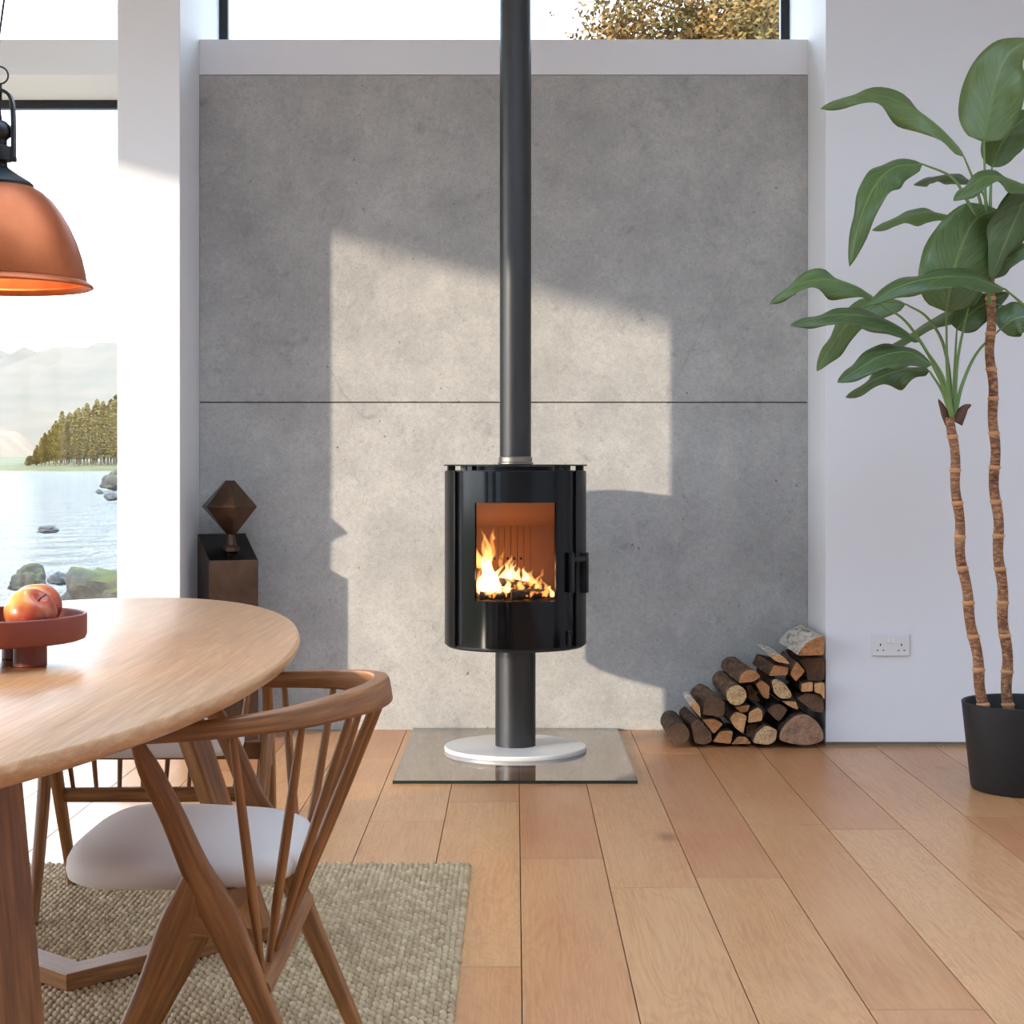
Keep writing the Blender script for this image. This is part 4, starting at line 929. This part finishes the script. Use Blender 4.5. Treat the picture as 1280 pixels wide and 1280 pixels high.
    blade([(1132, 380, .05), (1092, 382, .05), (1060, 405, .05), (1038, 435, .04), (1021, 464, .04)], 24, (-.45, -.7, .5), [(1191, 520), (1182, 440, .02), (1160, 398, .04), (1132, 380, .05)], .5, .16, .05, 2.2, .75)
    blade([(1256, 361, -.12), (1215, 347, -.16), (1170, 347, -.2), (1125, 358, -.22), (1085, 381, -.24)], 22, (.1, -.66, .72), [(1294, 396, -.06), (1278, 380, -.09), (1256, 361, -.12)], .4, .12, 0, 3.1, .75)
    blade([(1183, 390, -.03), (1190, 350, -.05), (1203, 305, -.05), (1220, 274, -.03), (1246, 262, .02)], 43, (.05, -1, .12), [(1190, 520, 0), (1184, 460, -.01), (1183, 390, -.03)], .25, .08, 0, .7, .62)
    blade([(1196, 412, .06), (1212, 393, .08), (1234, 378, .1), (1262, 366, .12)], 22, (-.1, -.9, .35), [(1192, 520, .02), (1193, 470, .04), (1196, 412, .06)], .3, .1, 0, 1.9, .65)
    blade([(1211, 382, 0), (1218, 372, 0), (1228, 360, 0)], 7, (-.3, -.9, .3), [(1193, 520), (1197, 450), (1211, 382)], .6, .05, 0, 0)
    blade([(1240, 379, .1), (1195, 390, .14), (1150, 412, .18), (1105, 438, .2), (1062, 468, .22)], 17, (-.1, -.45, .85), [(1300, 402, .06), (1270, 388, .08), (1240, 379, .1)], .5, .16, 0, 2.4, .7)
    blade([(1165, 456, -.08), (1135, 440, -.1), (1100, 446, -.13), (1072, 462, -.15), (1047, 478, -.17)], 22, (-.05, -.7, .7), [(1190, 522), (1182, 490, -.04), (1165, 456, -.08)], .4, .12, -.04, 1.1, .75)
    blade([(1162, 464, .08), (1130, 462, .1), (1095, 474, .12), (1057, 497, .14)], 22, (0, -.66, .75), [(1190, 522), (1178, 490, .04), (1162, 464, .08)], .5, .3, 0, .3, .75)
    blade([(1250, 412, .06), (1265, 400, .05), (1280, 396, .04), (1300, 398, .03)], 24, (-.1, -.95, .3), [(1193, 522), (1203, 480, .02), (1222, 440, .05), (1250, 412, .06)], .25, .1, 0, 1.6, .65)
    # dry bracts at the foot of the lower crown
    for pts, u in (([(1191, 527), (1184, 516), (1179, 507), (1173, 499)], (.5, -.8, .2)), ([(1193, 527), (1200, 516), (1206, 509), (1214, 506)], (-.5, -.8, .2))):
        mid = [Vector(p) for p in crom([tuple(W(a, b, -.018)) for a, b in pts], 12)]; vs = []; m = MB()
        for i, p in enumerate(mid):
            w_ = .024 * (1 - i / 12) ** .7 + .0008; U = Vector(u).normalized(); tg = (mid[min(i + 1, 12)] - mid[max(i - 1, 0)]).normalized(); Sd = tg.cross(U).normalized()
            for v in (-1, -.4, .4, 1): vs.append(p + Sd * w_ * v - U * (w_ * v * v * .6))
        m.add(vs, [(i * 4 + j, i * 4 + j + 1, i * 4 + j + 5, i * 4 + j + 4) for i in range(12) for j in range(3)])
        m.build('bract', MAT['bract'], r, smooth=180, solid=.002)
plant()

# ------------------------------------------------------------------ outdoors
ZW = -.42
lake = MB().add([(-700, 11, ZW), (500, 11, ZW), (500, 900, ZW), (-700, 900, ZW)], [(0, 1, 2, 3)]).build('lake', MAT['water']); tag(lake, 'bright rippled lake outside the left window', 'lake', None, 'stuff')
g = MB().add([(-60, -40, ZW - .06), (60, -40, ZW - .06), (60, 12, ZW - .06), (-60, 12, ZW - .06)], [(0, 1, 2, 3)]).build('ground', MAT['grass']); structure(g, 'grassy shore around the house')
def rock(px, py, wpx, hpx, d, mat, lab, seed, depth=.8):
    c = P(px, py, d); m = MB(); bm = bmesh.new(); bmesh.ops.create_icosphere(bm, subdivisions=4, radius=1)
    sx, sz = wpx / 2 * d / F, hpx * d / F
    for v in bm.verts:
        n_ = noise.fractal(v.co * 1.3 + Vector((seed, seed * 2, 0)), .9, 2.1, 5); q = 1 + .38 * n_
        v.co = Vector((v.co.x * sx * q, v.co.y * sx * depth * q, v.co.z * sz * q * (1 if v.co.z > 0 else .4)))
    vs = [v.co + Vector((0, 0, 0)) for v in bm.verts]; fs = [[v.index for v in f.verts] for f in bm.faces]; bm.free()
    m.add(vs, fs); o = m.build('shore_rock', MAT[mat], smooth=40); o.location = c; tag(o, lab, 'rock', 'rocks in the lake')
for a in [(38, 732, 46, 25, 18.0, 'rock', 'dark pointed rock rising from the lake left of the mossy boulder', 3),
          (72, 727, 24, 11, 18.4, 'rock_dark', 'low small rock right of the dark pointed rock', 8),
          (140, 756, 130, 48, 15.0, 'rock', 'mossy boulder at the lake edge beside the white pier', 5),
          (60, 664, 24, 7, 32.0, 'rock_dark', 'lone small rock far out in the lake', 12),
          (146, 606, 34, 16, 110.0, 'rock', 'distant ochre shore rock beside the white pier', 15),
          (141, 623, 20, 7, 72.0, 'rock_dark', 'dark flat rock below the distant ochre shore rock', 19),
          (125, 616, 9, 4, 80.0, 'rock_dark', 'tiny dark rock left of the dark flat one', 22)]: rock(*a)
# far shore: bank, wood of larches, hills in mist
bank = MB(); n = 40; rgs = []
for i in range(n + 1):
    x = -700 + 900 * i / n; z1 = 2.3 + 1.2 * noise.noise(Vector((i * .4, 0, 0))); rgs.append([(x, 690, ZW - .5), (x, 702, z1 * .6), (x, 740, z1), (x, 900, z1 + 4), (x, 900, ZW - .5)])
b = bank.loft(rgs, False, False).build('lakeshore', MAT['grass'], smooth=60); structure(b, 'low grassy far shore of the lake')
def tree(hh, rc, seed, nl=1500):
    rn = random.Random(seed); r = empty('larch_tree', (0, 0, 0))
    MB().tube([(0, 0, -1), (.1, 0, hh * .5), (0, 0, hh * .92)], [.32, .24, .08], 6).build('trunk', MAT['trunk'], r)
    m = MB()
    for i in range(nl):
        t = rn.random() ** 1.1; z = hh * (.16 + .84 * t); R_ = rc * (1 - t) ** .55 * (.55 + .45 * min(1, t * 4)) * (.7 + .5 * abs(math.sin(z * 1.9 + seed))); a = rn.uniform(0, 2 * PI); q = R_ * rn.random() ** .45
        c = Vector((q * math.cos(a), q * math.sin(a), z)); s_ = rn.uniform(.3, .65); u = Vector((rn.uniform(-1, 1), rn.uniform(-1, 1), rn.uniform(-.5, .5))).normalized(); w_ = u.orthogonal().normalized()
        m.add([c + u * s_, c + w_ * s_ * .6, c - u * s_, c - w_ * s_ * .6], [(0, 1, 2, 3)])
    m.build('crown', MAT['larch'], r); return r
rn = random.Random(4); protos = [tree(24, 3.6, 1), tree(26, 3.1, 2), tree(22, 3.9, 3)]; used = set()
sil = lambda px: np.interp(px, [36, 48, 62, 75, 90, 110, 130, 150, 170], [570, 548, 530, 517, 509, 503, 499, 497, 497])
px = 38.0; k = 0
while px < 168:
    for row, d in enumerate((715, 745, 775)):
        if row == 2 and px < 60: continue
        hh = (583 - sil(px)) * d / F * (1.0 if row == 2 else .93 if row == 1 else .84) * rn.uniform(.9, 1.06)
        pr = protos[k % 3]
        o = pr if pr not in used else copy_tree(pr); used.add(pr)
        p = P(px + rn.uniform(-3, 3) + row * 2.6, 583, d); o.location = (p.x, d, 1.2); base_h = (24, 26, 22)[k % 3]; s_ = hh / base_h
        o.scale = (max(s_, .6), max(s_, .6), s_); o.rotation_euler[2] = rn.uniform(0, 6)
        tag(o, 'ochre-green larch in the wood across the lake', 'tree', 'larches of the wood across the lake'); k += 1
    px += 5.2
def hill(name, d, prof, mat, lab, depth=500):
    rgs = []; n = 60; xs = np.linspace(prof[0][0], prof[-1][0], n)
    for i, x in enumerate(xs):
        y_ = np.interp(x, [a for a, _ in prof], [b_ for _, b_ in prof]); p = P(x, y_ + 1.6 * noise.noise(Vector((x * .02, d, 0))), d); ph = p.z
        ring = []
        for t in (0, .25, .5, .75, 1.0): ring.append((p.x * (1 - .12 * (1 - t)), d - depth * (1 - t), -.5 + (ph + .5) * (t ** 1.2) * (1 + .06 * noise.noise(Vector((x * .05, t * 4, 1))))))
        rgs.append(ring)
    o = MB().loft(rgs, False, False).build(name, MAT[mat], smooth=60); structure(o, lab)
hill('hillside', 1500, [(-260, 500), (-60, 520), (20, 538), (45, 560), (70, 582), (110, 584)], 'bracken', 'bracken slope at the far lakeshore', 400)
hill('fell', 3000, [(-500, 400), (-150, 420), (20, 440), (70, 434), (147, 428), (260, 420), (420, 430)], 'fell', 'pale fell beyond the lake', 1300)
mm = M_('mist'); mm.nt.nodes.remove(mm.b); vs_ = mm.n('ShaderNodeVolumeScatter'); vs_.inputs['Color'].default_value = (1, .97, .93, 1); vs_.inputs['Density'].default_value = .00003; mm.l(vs_.outputs[0], mm.out.inputs['Volume'])
mist = MB().box((-1400, 1000, -.3), (300, 2950, 330)).build('mist', mm.m); tag(mist, 'pale mist lying in front of the far fell', 'mist', None, 'stuff')
# autumn tree behind the high window
def autumn():
    c = Vector((3.0, 21, ZW)); r = empty('autumn_tree', c, 'autumn tree with orange-brown leaves seen through the high window', 'tree'); rn = random.Random(9)
    m = MB(); m.tube([(0, 0, -.1), (.1, 0, 2.5), (-.05, .1, 5), (0, 0, 8)], [.22, .17, .11, .03], 10); tips = []
    for i in range(26):
        z = rn.uniform(3, 7.6); a = rn.uniform(0, 2 * PI); L = rn.uniform(1.0, 1.75) * (1.1 - (z - 3) * .07)
        if i < 5: a = PI + rn.uniform(-.35, .35); z = 5.5 + i * .28; L = 1.55
        p0 = Vector((0, 0, z)); p1 = p0 + Vector((math.cos(a) * L * .6, math.sin(a) * L * .6, .35)); p2 = p0 + Vector((math.cos(a) * L * 1.1, math.sin(a) * L * 1.1, .5)); m.tube([p0, p1, p2], [.045, .025, .008], 6); tips += [p1, p2, p0.lerp(p1, .6)]
    for zz_ in (6.75, 6.62): m.tube([(-.6, 0, zz_ - .15), (-1.3, 0, zz_), (-1.75, .1, zz_ + .02)], [.02, .012, .004], 5)
    m.build('branches', MAT['trunk'], r, smooth=60); m = MB()
    for i in range(80000):
        p = rn.choice(tips) + Vector((rn.gauss(0, .3), rn.gauss(0, .3), rn.gauss(0, .3))); s_ = rn.uniform(.026, .05); u = Vector((rn.uniform(-1, 1), rn.uniform(-1, 1), rn.uniform(-1, 1))).normalized(); w_ = u.orthogonal().normalized()
        m.add([p + u * s_, p + w_ * s_ * .7, p - u * s_, p - w_ * s_ * .7], [(0, 1, 2, 3)])
    m.build('leaves', MAT['autumn'], r)
autumn()

# ------------------------------------------------------------------ light, world, camera
sd = bpy.data.lights.new('sun', 'SUN'); sd.energy = 3.3; sd.angle = math.radians(1.4); sd.color = (1, .86, .68)
so = bpy.data.objects.new('sun', sd); C.objects.link(so); so.rotation_euler = SUN.to_track_quat('-Z', 'Y').to_euler(); so.location = (-8, -3, 6)
wd = bpy.data.worlds.new('sky'); bpy.context.scene.world = wd; wd.use_nodes = True; nt = wd.node_tree; bg = nt.nodes['Background']
tc = nt.nodes.new('ShaderNodeTexCoord'); sp = nt.nodes.new('ShaderNodeSeparateXYZ'); rp = nt.nodes.new('ShaderNodeValToRGB')
nt.links.new(tc.outputs['Generated'], sp.inputs[0]); nt.links.new(sp.outputs[2], rp.inputs[0]); nt.links.new(rp.outputs[0], bg.inputs['Color'])
e = rp.color_ramp.elements; e[0].position = 0.0; e[0].color = (.90, .95, 1, 1); e[1].position = .6; e[1].color = (.52, .73, 1, 1)
bg.inputs['Strength'].default_value = 3.9

cd = bpy.data.cameras.new('camera'); co = bpy.data.objects.new('camera', cd); C.objects.link(co)
co.location = (0, 0, H); co.rotation_euler = (PI / 2, 0, 0); cd.sensor_width = 36; cd.lens = F / 1280 * 36
cd.shift_x = -(VX - 640) / 1280; cd.shift_y = -(640 - VY) / 1280; cd.clip_end = 8000; cd.clip_start = .05
sc_ = bpy.context.scene; sc_.camera = co
sc_.view_settings.view_transform = 'Standard'; sc_.view_settings.look = 'None'; sc_.view_settings.exposure = 0.56; sc_.view_settings.gamma = 1; sc_.view_settings.use_curve_mapping = False
